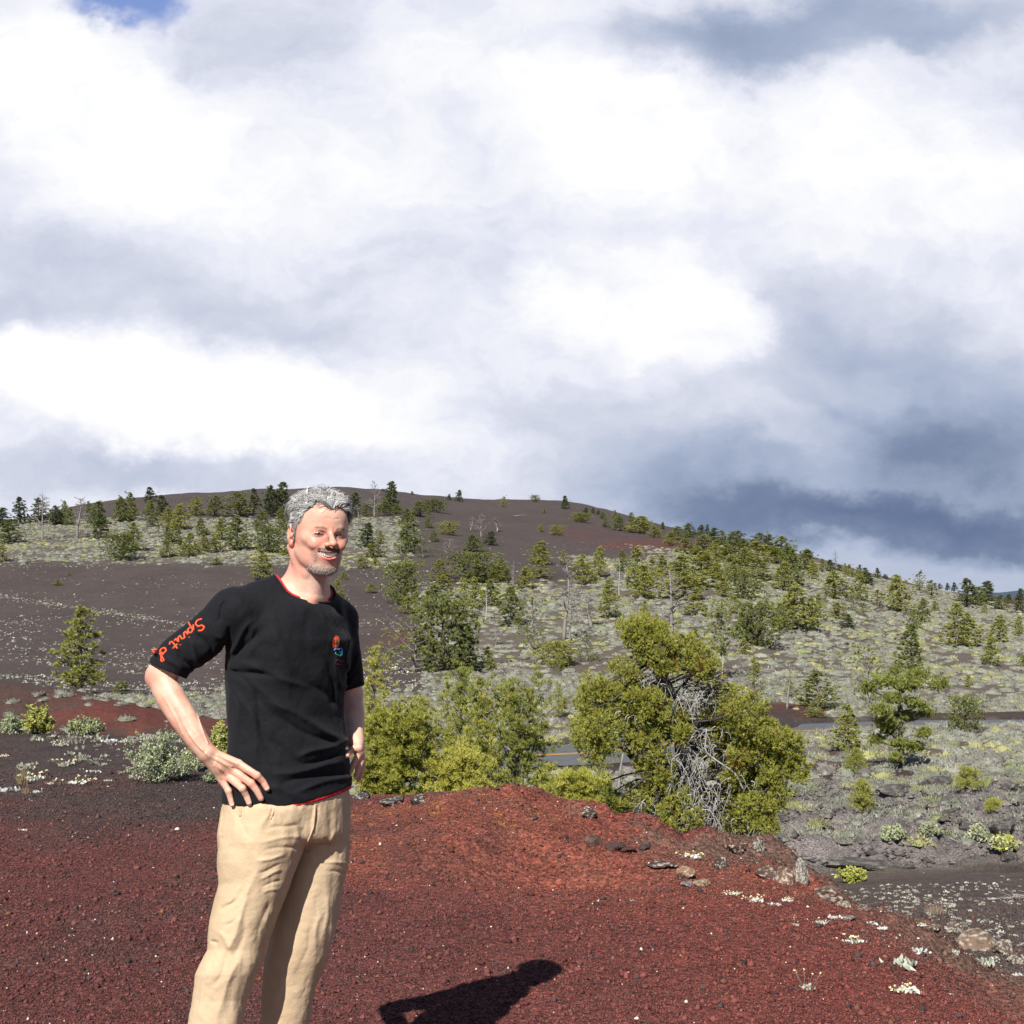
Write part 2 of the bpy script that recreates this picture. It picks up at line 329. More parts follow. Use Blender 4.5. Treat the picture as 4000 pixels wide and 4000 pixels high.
# ------------------------------------------------------------------ ground colours (albedo zones)
def ground_cols(x, y):
    u, d = ud(x, y); n1 = fbm(x, y, 9, 4, 101); n2 = fbm(x, y, 1.1, 4, 103); n3 = fbm(x, y, 40, 4, 107); n4 = fbm(x, y, .35, 3, 109)
    v = HY+(CZ-_raw(u, d))/np.maximum(d, .5)*F
    def C(*c): return np.array(c)[None, :]
    red = C(.150, .046, .037); redb = C(.190, .062, .043); maroon = C(.110, .040, .036); dark = C(.060, .045, .042); cind = C(.070, .057, .054)
    sage = C(.115, .098, .080); lava = C(.135, .122, .118); brown = C(.12, .062, .045)
    def mix(a, b, t): return a*(1-t[:, None])+b*t[:, None]
    # near mound
    c = mix(maroon+0*x[:, None], red, sstep(-.9, 1.3, x+.16*(y-4)+2.2*(n1-.5)+1.0*(n2-.5)))
    c = mix(c, redb, sstep(.35, .75, n2+.25*sstep(6.0, 8.0, y)*(np.abs(x) < 4))*sstep(5.6, 7.8, y)*sstep(-2.2, -.6, x)*.9)
    c = mix(c, dark, sstep(8.6, 11.0, d-4.0*(n2-.5)+.4*np.clip(-x, 0, 3)-.3)*sstep(-.9, -1.6, x))
    c = mix(c, C(.080, .042, .037)+0*c, sstep(.48, .62, fbm(x, y, .55, 4, 113))*.5*sstep(1.2, -1.5, x))
    cm, rim = crag_mask(u, d)
    c = mix(c, C(.125, .075, .058)+0*c, np.clip(cm*1.3, 0, 1)*sstep(.42, .62, fbm(x, y, .5, 4, 115)+.12*sstep(580, 820, u)))
    c = mix(c, C(.34, .17, .035)+0*c, sstep(.66, .74, fbm(x, y, .09, 3, 117))*sstep(.5, .6, n2)*.5*np.exp(-(((x+.1)/1.2)**2+((y-8.7)/.9)**2)))
    # beyond the rim: dark cinder patch
    c = mix(c, C(.088, .068, .062)+0*c, sstep(.15, .75, d-rim+.6*(n2-.5))*(u > 330))
    # lava rubble
    lm = lava_mask(x, y, u, d)
    mid = sstep(15.5, 18.5, d+2.5*(n2-.5))
    c = mix(c, mix(sage+0*c, C(.055, .04, .036)+0*c, sstep(.5, .62, n1)), mid*(u > 300))
    c = mix(c, lava*(.8+.8*n4[:, None]), np.clip(lm*1.2, 0, 1))
    far = sstep(60, 75, d)
    rd, ry = road_dist(x, y)
    # far ground by picture area
    pn = (n3-.5)*26+(n1-.5)*14
    cinder_left = sstep(562, 568, v+.15*pn)*sstep(505, 455, u+pn*1.6+(v-640)*.25)*sstep(664+4, 700, 2*690-v+0*u+pn*.3)
    cinder_left = sstep(560, 568, v+.15*pn)*sstep(440, 400, u+pn*1.2+(v-620)*-.15)*sstep(712, 690, v+pn*.4+.02*(u-100))*(d > 66)
    hill = sstep(300, 345, d+pn*2.0)*sstep(790, 700, u+pn+(545-v)*2)
    hill = np.maximum(hill, sstep(245, 275, d+pn*1.5)*sstep(420, 470, u+pn)*sstep(700, 620, u+pn*.6))
    hill = np.maximum(hill, sstep(262, 290, d+pn*.4)*sstep(842, 872, u+pn*.4)*sstep(600, 580, 1200-v*1.0))
    hill = np.maximum(hill, sstep(150, 175, d+pn*.8)*sstep(395, 425, u+pn*.5)*sstep(620, 560, u+pn*.7-(v-570)*.8)*sstep(600, 575, v+pn*.4))
    f = np.clip(cinder_left+hill, 0, 1)
    cf = mix(sage+0*c, cind*(.85+.3*n1[:, None]), f)
    redp = sstep(.0, 1., np.exp(-(((u-640)/75)**2+((v-545-.17*(u-640))/9)**2))*1.6+np.exp(-(((u-405)/50)**2+((v-640)/12)**2))*.7+np.exp(-(((u-480)/40)**2+((v-655)/20)**2))*.6)*sstep(.3, .6, n1)
    cf = mix(cf, C(.100, .044, .038)+0*c, redp*f)
    cf = mix(cf, C(.10, .045, .038)+0*c, sstep(262, 290, d)*sstep(842, 872, u)*.6)
    c = mix(c, cf, far)
    # road cut banks, left and right
    bank = sstep(4.0, 6.0, rd)*sstep(20, 13, rd+2*(n2-.5))
    bl = bank*sstep(260, 215, u)
    cb = mix(C(.080, .048, .040)+0*c, C(.115, .040, .032)+0*c, sstep(30, 75, u+40*(n2-.5))*sstep(.36, .55, fbm(x, y, 3, 3, 121)+.12)*sstep(17, 12, rd+4*(n2-.5)))
    cb = mix(cb, C(.145, .055, .036)+0*c, sstep(50, 100, u)*sstep(11, 6, rd+5*(n2-.5))*.7*sstep(.3, .6, n4))
    c = mix(c, cb, bl)
    c = mix(c, C(.085, .040, .033)+0*c, bank*sstep(14, 10, rd+2*(n2-.5))*np.clip(sstep(735, 755, u)*sstep(845, 820, u)+sstep(880, 925, u), 0, 1))
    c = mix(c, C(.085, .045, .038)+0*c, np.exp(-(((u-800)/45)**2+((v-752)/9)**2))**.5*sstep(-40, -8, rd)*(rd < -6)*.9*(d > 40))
    c = mix(c, C(.05, .042, .04)+0*c, sstep(9, 4.5, np.abs(rd))*(y > 30)*sstep(.3, .55, n2+.1))
    return np.clip(c, .01, .9), f
def ground_material():
    m = bpy.data.materials.new('ground'); m.use_nodes = True; t = NT(m.node_tree); t.N.clear()
    at = t.n('ShaderNodeVertexColor', layer_name='col').outputs[0]
    P = t.n('ShaderNodeNewGeometry').outputs['Position']
    pn = t.noise(P, 30, 5, .7); pn2 = t.noise(P, 3.1, 5, .65); pf = t.noise(P, .35, 6, .7)
    c = t.mix(1.0, at, t.ramp(pn, [(.25, (.45, .45, .46)), (.5, (1, 1, 1)), (.75, (1.7, 1.62, 1.6))]), 'MULTIPLY')
    c = t.mix(.8, c, t.ramp(pn2, [(.3, (.68, .68, .70)), (.5, (1, 1, 1)), (.72, (1.25, 1.2, 1.18))]), 'MULTIPLY')
    c = t.mix(.8, c, t.ramp(pf, [(.3, (.75, .75, .78)), (.5, (1, 1, 1)), (.72, (1.2, 1.18, 1.15))]), 'MULTIPLY')
    vo = t.n('ShaderNodeTexVoronoi', {'Vector': P, 'Scale': 62.0, 'Randomness': 1.0})
    vc = vo.outputs['Color']; vs = t.n('ShaderNodeSeparateColor', {0: vc})
    c = t.mix(1.0, c, t.ramp(vs.outputs[0], [(0, (.5, .48, .5)), (.5, (.95, .95, .95)), (.9, (1.35, 1.3, 1.25)), (1, (1.7, 1.5, 1.4))]), 'MULTIPLY')
    bs = t.n('ShaderNodeBsdfPrincipled', {'Base Color': c, 'Roughness': .93, 'Specular IOR Level': .15})
    v2 = t.n('ShaderNodeTexVoronoi', {'Vector': P, 'Scale': 62.0, 'Randomness': 1.0}).outputs['Distance']
    v3 = t.n('ShaderNodeTexVoronoi', {'Vector': P, 'Scale': 21.0, 'Randomness': 1.0}).outputs['Distance']
    h = t.m('ADD', t.m('MULTIPLY', v2, -.009), t.m('MULTIPLY', v3, -.011)); h = t.m('ADD', h, t.m('MULTIPLY', pn2, .03))
    h = t.m('ADD', h, t.m('MULTIPLY', pn, .012))
    b = t.n('ShaderNodeBump', {'Height': h, 'Strength': .9, 'Distance': 1.0}); t.L.new(b.outputs[0], bs.inputs['Normal'])
    o = t.n('ShaderNodeOutputMaterial'); t.L.new(bs.outputs[0], o.inputs[0]); return m
def build_ground():
    th = np.concatenate([np.linspace(-180, -34, 40), np.linspace(-33, -23.5, 30), np.linspace(-23.3, 23.3, 760), np.linspace(23.5, 33, 30), np.linspace(34, 180, 40)])
    rs = [.25]
    while rs[-1] < 11000:
        r = rs[-1]; rs.append(r*(1.05 if r < 2.5 else 1.0045 if r < 12 else 1.0055 if r < 40 else 1.011 if r < 400 else 1.04))
    rs = np.array(rs); T, Rr = np.meshgrid(np.radians(th), rs); x = (Rr*np.sin(T)).ravel(); y = (Rr*np.cos(T)).ravel()
    z = terr(x, y); c, f = ground_cols(x, y)
    nr, nt_ = len(rs), len(th); V = np.stack([x, y, z], 1)
    i, j = np.meshgrid(np.arange(nr-1), np.arange(nt_-1), indexing='ij'); a = (i*nt_+j).ravel()
    Q = np.stack([a, a+1, a+nt_+1, a+nt_], 1)[:, ::-1]
    V = np.vstack([V, [[0, 0, 0.0]]]); c = np.vstack([c, c[:1]])
    j = np.arange(nt_-1); tri = np.stack([np.full(nt_-1, len(V)-1), j+1, j], 1)
    o = mesh_np('ground', V, tri=tri, quad=Q, mat=ground_material(), smooth=True, cols=c)
    props(o, kind='structure'); return o
build_ground()
# ------------------------------------------------------------------ vegetation materials
def leaf_mat(name, c1, c2, c3, rough=.6, tr=.25, vcol=False):
    m = bpy.data.materials.new(name); m.use_nodes = True; t = NT(m.node_tree); t.N.clear()
    P = t.n('ShaderNodeNewGeometry'); oi = t.n('ShaderNodeObjectInfo'); rnd = t.m('ADD', t.m('MULTIPLY', P.outputs['Random Per Island'], .62), t.m('MULTIPLY', oi.outputs['Random'], .38))
    c = t.ramp(rnd, [(.12, c1), (.5, c2), (.88, c3)])
    if vcol: c = t.mix(1.0, t.n('ShaderNodeVertexColor', layer_name='col').outputs[0], t.ramp(rnd, [(.1, (.72, .74, .7)), (.9, (1.28, 1.24, 1.2))]), 'MULTIPLY')
    d = t.n('ShaderNodeBsdfDiffuse', {'Color': c, 'Roughness': .5}); tl = t.n('ShaderNodeBsdfTranslucent', {'Color': c}); g = t.n('ShaderNodeBsdfGlossy', {'Color': (1, 1, 1, 1), 'Roughness': .5})
    s = t.n('ShaderNodeMixShader', {0: tr, 1: d.outputs[0], 2: tl.outputs[0]}); s2 = t.n('ShaderNodeMixShader', {0: .035, 1: s.outputs[0], 2: g.outputs[0]})
    o = t.n('ShaderNodeOutputMaterial'); t.L.new(s2.outputs[0], o.inputs[0]); return m
M_YG = leaf_mat('pine_needles_bright', (.225, .245, .055), (.345, .350, .075), (.460, .445, .115))
M_GR = leaf_mat('pine_needles_green', (.135, .165, .045), (.225, .250, .062), (.320, .330, .090))
M_DK = leaf_mat('pine_needles_dark', (.075, .098, .040), (.130, .155, .056), (.200, .220, .078))
M_VC = leaf_mat('mixed_foliage', (0, 0, 0), (0, 0, 0), (0, 0, 0), tr=.18, vcol=True)
def bark_mat(name, c1, c2):
    m, t, bs = flat_mat(name, c1, .9, .15); P = t.n('ShaderNodeNewGeometry').outputs['Position']
    t.L.new(t.ramp(t.noise(P, 9, 5, .7), [(.35, c1), (.65, c2)]), bs.inputs['Base Color'])
    b = t.n('ShaderNodeBump', {'Height': t.noise(t.vm('MULTIPLY', P, (1, 1, .25)), 60, 4, .7), 'Strength': .8, 'Distance': .02}); t.L.new(b.outputs[0], bs.inputs['Normal']); return m
M_BARK = bark_mat('grey_bark', (.10, .082, .068), (.21, .185, .16)); M_DEAD = bark_mat('bleached_wood', (.16, .14, .125), (.32, .30, .28)); M_DKW = bark_mat('dark_wood', (.045, .036, .030), (.11, .092, .08))
M_PALE = bark_mat('pale_dead_wood', (.26, .245, .225), (.46, .44, .415))
def rvec(rng, n):
    v = rng.normal(size=(n, 3)); return v/np.linalg.norm(v, axis=1)[:, None]
def blades(C, D, L, W, rng):
    """C (n,3) roots, D (n,3) directions, L, W: long thin triangles"""
    n = len(C); S = np.cross(D, rvec(rng, n)); S /= np.maximum(np.linalg.norm(S, axis=1), 1e-6)[:, None]
    V = np.stack([C-S*W[:, None]*.5, C+S*W[:, None]*.5, C+D*L[:, None]], 1).reshape(-1, 3); return V, np.arange(3*n).reshape(-1, 3)
def tufts(C, D, per, L, W, rng, spread=.8):
    """needle tufts: per blades round each of the points C, leaning along D"""
    n = len(C); Cc = np.repeat(C, per, 0); Dd = np.repeat(D, per, 0)+rvec(rng, n*per)*spread; Dd /= np.linalg.norm(Dd, axis=1)[:, None]
    Ls = np.repeat(L, per)*rng.uniform(.7, 1.15, n*per); return blades(Cc+Dd*(Ls*.05)[:, None], Dd, Ls, np.repeat(W, per), rng)
def limb(acc, p0, p1, r0, r1, rng, bend=.1, n=6, sides=5, sag=0.0):
    p0 = np.asarray(p0, float); p1 = np.asarray(p1, float); L = np.linalg.norm(p1-p0); t = np.linspace(0, 1, n)[:, None]
    w = rvec(rng, 1)[0]*bend*L; w2 = rvec(rng, 1)[0]*bend*L*.5; P = p0+(p1-p0)*t+w*np.sin(t*math.pi)+w2*np.sin(t*2*math.pi)+np.array([0, 0, -sag*L])*np.sin(t*math.pi)
    V, q, tr = tube(P, r0+(r1-r0)*t[:, 0], sides); acc.add(V, q, tr); return P
# ---- conifer prototypes, one unit tall, spread 'w'
def conifer(seed, w, detail, shape='cone', gap=.0, base=.06, lobes=0, lean=0.0, dead=0.0, clump=5, cs=.016):
    """returns (wood Acc, leaf (V, T)).  detail: number of needle tufts"""
    rng = np.random.default_rng(seed); wood = Acc(); H = 1.0; tr_top = np.array([lean*.3+rng.normal()*.02, rng.normal()*.02, H*.97])
    trunk = limb(wood, (0, 0, -.03), tr_top, .013*(1+w), .003, rng, .025, 9, 6)
    def axis(z): return np.array([np.interp(z, trunk[:, 2], trunk[:, k]) for k in range(3)])
    def prof(z):
        if shape == 'cone': return (1-z)**.72*sstep(-.12, .16, z)*1.05+.03
        if shape == 'round': return np.sqrt(np.clip(1-((z-.50)/.56)**2, 0.03, 1))
        if shape == 'spire': return (1-z)**.8*1.0+.05
        if shape == 'umbrella': return np.clip(.25+1.3*sstep(.25, .75, z), 0, 1)*np.sqrt(np.clip(1-((z-.62)/.42)**2, .04, 1))
        return (1-z)**.5
    nb = int(26+detail**.5*.55); C = []; D = []
    az = rng.uniform(0, 6.28)
    side = rng.uniform(0, 6.28)
    detail = max(20, int(detail/clump*1.15)); per = max(3, detail//nb)
    for b in range(nb):
        z = base+(1-base-.03)*(b+rng.uniform(-.4, .4))/nb; z = min(max(z, base), .97); az += 2.4+rng.normal()*.4
        if rng.random() < gap: continue
        rr = prof(z)*w*.5*rng.uniform(.62, 1.12)*(1+.22*math.cos(az-side)); p0 = axis(z)
        up = .25+.9*z+rng.normal()*.16; tip = p0+np.array([math.cos(az)*rr, math.sin(az)*rr, rr*up+ .02]); tip[2] = min(tip[2], 1.0)
        Pb = limb(wood, p0, tip, .0075*(1-z*.6)*(1+w)*.7+.0012, .0012, rng, .10, 5, 4, sag=.08)
        if rng.random() < dead: continue
        k = int(per*(.35+1.3*rr/(w*.5+1e-6))); s = rng.beta(1.9, 1.1, k); bx = np.stack([np.interp(s*4, range(5), Pb[:, i]) for i in range(3)], 1)
        off = rng.normal(size=(k, 3))*np.array([.62, .62, .60])*(.045+.16*rr)*(.4+.8*s)[:, None]; C.append(bx+off); d = (tip-p0)/max(np.linalg.norm(tip-p0), 1e-6); D.append(np.tile(d*.5+np.array([0, 0, .75]), (k, 1))+rng.normal(size=(k, 3))*.25)
    # spurs filling the crown's body, thinned in lumps so that gaps stay
    k = int(detail*1.1); zt = base+(1-base)*rng.beta(1.25, 1.55, k); an = rng.uniform(0, 6.283, k); pr = np.array([prof(z_) for z_ in zt])*w*.5*(1+.22*np.cos(an-side)); ra = pr*rng.uniform(.25, 1.0, k)**.5*rng.uniform(.8, 1.05, k)
    lump = vnoise(an*1.7*2+seed, zt*9+ra*6, seed); ok = lump > .34+gap*1.5; zt, an, ra = zt[ok], an[ok], ra[ok]
    C.append(np.stack([np.interp(zt, trunk[:, 2], trunk[:, 0])+np.cos(an)*ra, np.interp(zt, trunk[:, 2], trunk[:, 1])+np.sin(an)*ra, zt], 1)); D.append(np.stack([np.cos(an)*.5, np.sin(an)*.5, np.full(len(an), .9)], 1))
    k = max(5, detail//40); zt = rng.uniform(.90, 1.0, k); C.append(np.stack([np.interp(zt, trunk[:, 2], trunk[:, 0]), np.interp(zt, trunk[:, 2], trunk[:, 1]), zt], 1)+rng.normal(size=(k, 3))*[.008, .008, .01]); D.append(np.tile([0, 0, 1.0], (k, 1)))
    C = np.vstack(C); D = np.vstack(D); C = C[C[:, 2] > .015] if False else C; n = len(C); off = rvec(rng, n*clump)*rng.uniform(.5, 1.1, (n*clump, 1))*cs; off[:, 2] *= .8
    C = [np.repeat(C, clump, 0)+off]; D = [np.repeat(D, clump, 0)*.5+off/cs*.6+[0, 0, .25]]
    return wood, np.vstack(C), np.vstack(D), rng
def leaf_mesh(name, C, D, rng, per, L, W, mat, spread=.8):
    n = len(C); V, T = tufts(C, D, per, np.full(n, L), np.full(n, W), rng, spread); me_o = mesh_np(name, V, tri=T, mat=mat); me = me_o.data; bpy.data.objects.remove(me_o); return me
def wood_mesh(name, wood, mat):
    o = wood.build(name, mat); me = o.data; bpy.data.objects.remove(o); return me
PROTO = {}
def proto(kind, v):
    key = (kind, v)
    if key in PROTO: return PROTO[key]
    S = 1000+v*17+sum(ord(c) for c in kind)
    cfg = {'P': (.55, 620, 'cone', .06, .05, M_YG, M_BARK), 'G': (.55, 620, 'cone', .05, .04, M_GR, M_BARK), 'D': (.46, 650, 'spire', .04, .05, M_DK, M_DKW), 'R': (1.0, 1300, 'round', .06, .02, M_GR, M_DKW),
           'Q': (.9, 1200, 'round', .05, .04, M_YG, M_BARK), 'T': (.50, 380, 'cone', .22, .12, M_YG, M_BARK), 'U': (.62, 420, 'umbrella', .10, .30, M_GR, M_PALE), 'B': (.8, 430, 'round', .15, .05, M_GR, M_DEAD)}[kind]
    wd, det, shp, gap, base, lm, bm_ = cfg
    wood, C, D, rng = conifer(S, wd, det, shp, gap, base, dead=.45 if kind == 'B' else .04)
    k = 1.0 if kind in 'PGDRQ' else .9
    leaf = leaf_mesh('crown', C, D, rng, 8, .040*k, .013*k, lm); wm = wood_mesh('trunk', wood, bm_); PROTO[key] = (leaf, wm, wd); return PROTO[key]
def snag_proto(v, pale=False, spread=.5, branches=26):
    key = ('S', v, pale, spread)
    if key in PROTO: return PROTO[key]
    rng = np.random.default_rng(500+v); w = Acc(); top = np.array([rng.normal()*.05, rng.normal()*.04, 1.0]); tk = limb(w, (0, 0, -.03), top, .032, .006, rng, .05, 10, 6); az = 0
    for b in range(branches):
        z = rng.uniform(.18, .97)**.8; az += 2.4+rng.normal()*.5; L = spread*.5*(1.15-z)*rng.uniform(.5, 1.2)+.03; p0 = np.array([np.interp(z, tk[:, 2], tk[:, k]) for k in range(3)])
        tip = p0+np.array([math.cos(az)*L, math.sin(az)*L, L*rng.uniform(-.1, .8)]); P = limb(w, p0, tip, .0150*(1.15-z), .0034, rng, .18, 6, 4)
        for _ in range(6):
            j = rng.integers(2, 6); q = P[j]; l2 = L*rng.uniform(.2, .5); d = rvec(rng, 1)[0]; d[2] = abs(d[2])*.7; limb(w, q, q+d*l2, .0050, .0018, rng, .15, 4, 3)
    PROTO[key] = (wood_mesh('branches', w, M_PALE if pale else M_DEAD), None, spread); return PROTO[key]
# ---- the trees of the slopes, read off the photograph: (x, base y, top y, width, kind)
def cA(x, y): return (x/1.61/3.90625, (1800+y/1.61)/3.90625, 1/1.61/3.90625)
def cB(x, y): return ((1300+x/1.38)/3.90625, (1800+y/1.38)/3.90625, 1/1.38/3.90625)
def cC(x, y): return ((2500+x/1.288)/3.90625, (2000+y/1.288)/3.90625, 1/1.288/3.90625)
def cD(x, y): return ((1400+x/1.0733)/3.90625, (2500+y/1.0733)/3.90625, 1/1.0733/3.90625)
TA = [(20,420,305,100,'D'),(125,400,240,85,'D'),(60,520,400,130,'G'),(240,395,245,90,'D'),(265,500,220,90,'S'),(350,400,290,90,'D'),(410,400,265,60,'G'),(440,410,300,60,'G'),(490,490,255,120,'S'),(535,465,330,50,'S'),(555,330,260,40,'G'),(620,400,265,110,'G'),(590,410,310,60,'G'),
      (625,490,340,90,'D'),(760,385,240,95,'G'),(825,380,215,80,'G'),(770,625,470,170,'R'),(835,575,400,100,'P'),(940,258,172,65,'D'),(940,350,260,75,'G'),(1015,350,225,80,'D'),(965,415,335,75,'G'),(1055,425,310,90,'P'),(1140,440,285,110,'P'),(1235,345,235,95,'P'),(1345,350,225,110,'G'),
      (1060,520,430,70,'D'),(1110,530,405,90,'G'),(1050,605,510,90,'P'),(1190,605,470,110,'P'),(1160,590,520,70,'P'),(1265,470,370,70,'G'),(1280,575,470,80,'P'),(1355,580,490,80,'G'),(1400,505,370,110,'P'),(1490,570,365,130,'G'),(1500,350,205,130,'G'),(1595,330,185,70,'D'),(1700,350,170,90,'D'),
      (1780,350,150,120,'D'),(1640,440,330,100,'G'),(1780,440,310,90,'G'),(1690,580,430,150,'R'),(1645,750,575,130,'P'),(1365,650,610,60,'P'),(360,785,750,45,'P'),(437,720,700,24,'P'),(15,640,520,60,'P'),(1800,600,555,70,'P'),(760,1450,1385,80,'G'),(510,1450,965,250,'P')]
TB = [(120,300,180,80,'D'),(225,300,125,60,'S'),(315,280,125,85,'D'),(270,295,215,70,'G'),(340,290,235,50,'G'),(180,300,225,60,'G'),(135,330,240,50,'S'),(428,182,165,15,'D'),(628,212,182,22,'D'),(682,220,162,36,'D'),(920,248,195,45,'T'),(1092,222,188,38,'R'),(1250,260,195,42,'D'),(1140,282,258,22,'P'),
      (465,300,225,90,'G'),(540,275,212,100,'R'),(595,270,225,40,'B'),(405,350,265,80,'G'),(400,500,350,120,'G'),(370,540,430,80,'B'),(190,470,345,85,'D'),(255,450,385,50,'P'),(215,525,450,90,'P'),(440,490,380,90,'B'),(485,520,450,90,'B'),(510,360,300,35,'G'),(625,400,335,80,'Q'),(543,437,375,44,'G'),
      (752,490,405,100,'G'),(852,455,385,62,'D'),(620,530,430,110,'S'),(800,410,290,50,'S'),(745,380,310,60,'S'),(885,385,315,80,'S'),(1122,383,343,30,'P'),(1205,402,352,58,'Q'),(1335,330,285,80,'Q'),(1365,300,255,32,'D'),(1403,284,255,22,'D'),(1432,290,265,18,'D'),(1458,315,275,35,'G'),(1468,355,310,35,'G'),
      (1517,330,270,32,'G'),(1543,375,300,60,'G'),(1612,355,283,38,'G'),(1660,390,315,85,'P'),(1778,365,337,15,'G'),(1752,395,365,26,'P'),(155,580,515,62,'P'),(225,570,525,48,'P'),(55,640,598,42,'P'),(210,715,662,50,'P'),(20,755,650,70,'P'),(385,770,560,170,'R'),(400,825,740,90,'P'),
      (570,655,545,105,'P'),(595,700,620,80,'P'),(780,655,505,220,'R'),(905,580,525,50,'P'),(880,660,570,80,'P'),(1130,560,445,110,'P'),(1120,635,540,100,'P'),(1245,560,490,42,'P'),(1350,670,515,110,'P'),(1445,630,475,80,'P'),(1560,600,490,80,'G'),(1640,690,485,120,'P'),(1775,620,530,55,'P'),
      (975,700,545,34,'S'),(930,650,570,70,'P'),(1040,690,580,90,'P'),(1495,850,650,100,'P'),(1545,740,540,24,'S'),(550,840,680,140,'G'),(710,850,655,90,'P'),(760,800,640,80,'P'),(822,865,690,26,'S'),(860,780,650,100,'G'),(975,890,690,130,'G'),(440,1140,850,210,'B'),(600,1140,760,260,'R'),(710,1140,900,150,'D'),
      (838,1130,1008,70,'P'),(1075,1020,760,130,'B'),(1245,970,560,170,'S'),(1278,985,680,80,'S'),(1395,900,740,160,'S'),(1205,1110,985,170,'Q'),(1370,1080,940,130,'B'),(1830,1000,620,200,'S'),(880,1000,900,80,'S'),(1690,900,760,80,'T')]
TC = [(20,90,35,50,'P'),(70,130,80,50,'P'),(115,85,58,14,'D'),(190,140,85,60,'G'),(160,170,110,60,'P'),(250,130,70,60,'G'),(310,120,75,35,'D'),(340,120,73,22,'D'),(375,160,95,50,'D'),(410,170,105,50,'G'),(230,215,150,90,'P'),(320,200,130,90,'P'),(380,240,180,90,'P'),(440,250,180,90,'P'),(490,180,110,60,'D'),
      (470,200,115,50,'G'),(525,200,145,60,'G'),(595,190,122,90,'G'),(645,210,130,60,'D'),(700,230,140,90,'G'),(590,260,170,100,'P'),(670,260,190,100,'P'),(520,270,210,90,'P'),(460,300,230,80,'P'),(290,270,190,80,'P'),(740,250,180,60,'G'),(110,320,235,55,'P'),(215,390,250,140,'P'),(310,380,235,150,'P'),(220,440,330,160,'P'),
      (60,350,250,60,'P'),(20,440,300,100,'P'),(395,345,255,60,'P'),(415,430,350,60,'P'),(520,435,320,110,'R'),(600,340,260,120,'P'),(480,350,280,80,'P'),(270,520,420,110,'P'),(350,330,250,70,'P'),(730,400,280,80,'P'),(780,370,220,80,'G'),(835,300,195,110,'G'),(850,240,197,50,'D'),(870,340,250,60,'P'),(918,300,240,42,'G'),
      (957,305,245,45,'D'),(985,270,200,26,'S'),(1000,300,270,34,'D'),(1030,320,262,26,'P'),(1050,325,270,40,'P'),(1070,320,290,30,'P'),(1105,340,270,35,'D'),(1130,350,285,50,'D'),(1105,450,310,80,'P'),(1150,370,310,60,'D'),(1193,333,285,28,'D'),(1235,340,315,30,'D'),(975,440,310,130,'P'),(1290,505,330,110,'P'),(1290,350,318,34,'D'),
      (1405,400,305,60,'T'),(1465,445,350,80,'T'),(1508,385,357,24,'D'),(1546,390,355,24,'D'),(1580,400,357,30,'D'),(1480,500,450,40,'P'),(1642,475,345,85,'D'),(1700,470,380,70,'G'),(1745,470,358,90,'D'),(1735,515,465,32,'P'),(1815,490,420,60,'G'),(1857,465,417,40,'D'),(1915,500,395,55,'D'),(790,600,390,180,'P'),(860,600,440,90,'P'),
      (700,590,470,100,'P'),(600,680,470,170,'R'),(540,660,520,110,'G'),(410,850,480,110,'U'),(480,520,430,90,'P'),(900,540,420,60,'P'),(985,540,460,80,'P'),(1065,500,430,80,'B'),(1045,590,520,60,'D'),(1125,530,465,60,'T'),(1200,480,395,80,'T'),(520,725,640,60,'P'),(1375,590,500,70,'P'),(1415,560,440,70,'G'),(1590,680,480,120,'P'),(1650,680,520,110,'P'),
      (1810,665,525,90,'P'),(1770,775,640,80,'P'),(1910,630,530,50,'P'),(1925,790,725,40,'P'),(1370,800,580,120,'G'),(503,900,720,40,'S'),(740,990,780,36,'S'),(570,930,740,90,'T'),(750,940,850,70,'T'),(890,985,810,160,'G'),(870,1030,960,80,'P'),(1150,960,690,120,'B'),(1045,1210,990,130,'P'),(1635,1110,940,130,'R'),(1650,880,825,45,'P'),(275,640,585,55,'P'),(1090,1300,1200,80,'P')]
ORD = ['first', 'second', 'third', 'fourth', 'fifth', 'sixth', 'seventh', 'eighth', 'ninth', 'tenth', 'eleventh', 'twelfth', 'thirteenth', 'fourteenth', 'fifteenth', 'sixteenth', 'seventeenth', 'eighteenth', 'nineteenth', 'twentieth']
LOOK = {'P': 'yellow-green pine', 'G': 'green pine', 'D': 'dark narrow pine', 'R': 'broad dense dark pine', 'Q': 'rounded yellow-green pine', 'T': 'sparse see-through pine', 'U': 'pine with bare pale trunk', 'B': 'half-dead brownish pine', 'S': 'bare dead tree'}
NAMES = {'P': 'pine_tree', 'G': 'pine_tree', 'D': 'pine_tree', 'R': 'pine_tree', 'Q': 'pine_tree', 'T': 'pine_tree', 'U': 'pine_tree', 'B': 'pine_tree', 'S': 'dead_tree'}
def zone(u, vb, vt):
    if u < 300:
        if vb < 590 and vt < 528 and vb < 562: return 'on the skyline ridge left of the man' if u < 130 else 'along the foot of the dark hill left of the man'
        if vb < 630: return 'on the grey sage slope left of the man'
        return 'on the dark cinder slope left of the man'
    if u < 520:
        if vb < 532: return 'high on the dark hill right of the head'
        if vb < 572: return 'on the upper sage slope right of the head'
        if vb < 625: return 'at the edge of the bare cinder right of the shoulder'
        return 'in the sage hollow right of the black sleeve'
    if u < 660:
        if vb < 535: return 'near the top of the hill above the red streak'
        if vb < 620: return 'below the red streak of the hill'
        return 'in the sage behind the big gnarled pine'
    if u < 790:
        if vb < 568: return 'in the dense grove on the right shoulder of the hill'
        if vb < 612: return 'in the belt just below the dense grove'
        return 'on the open sage below the grove'
    if vb < 606: return 'along the skyline at the right'
    if vb < 660: return 'on the upper sage slope at the right'
    return 'low on the sage plain at the right'
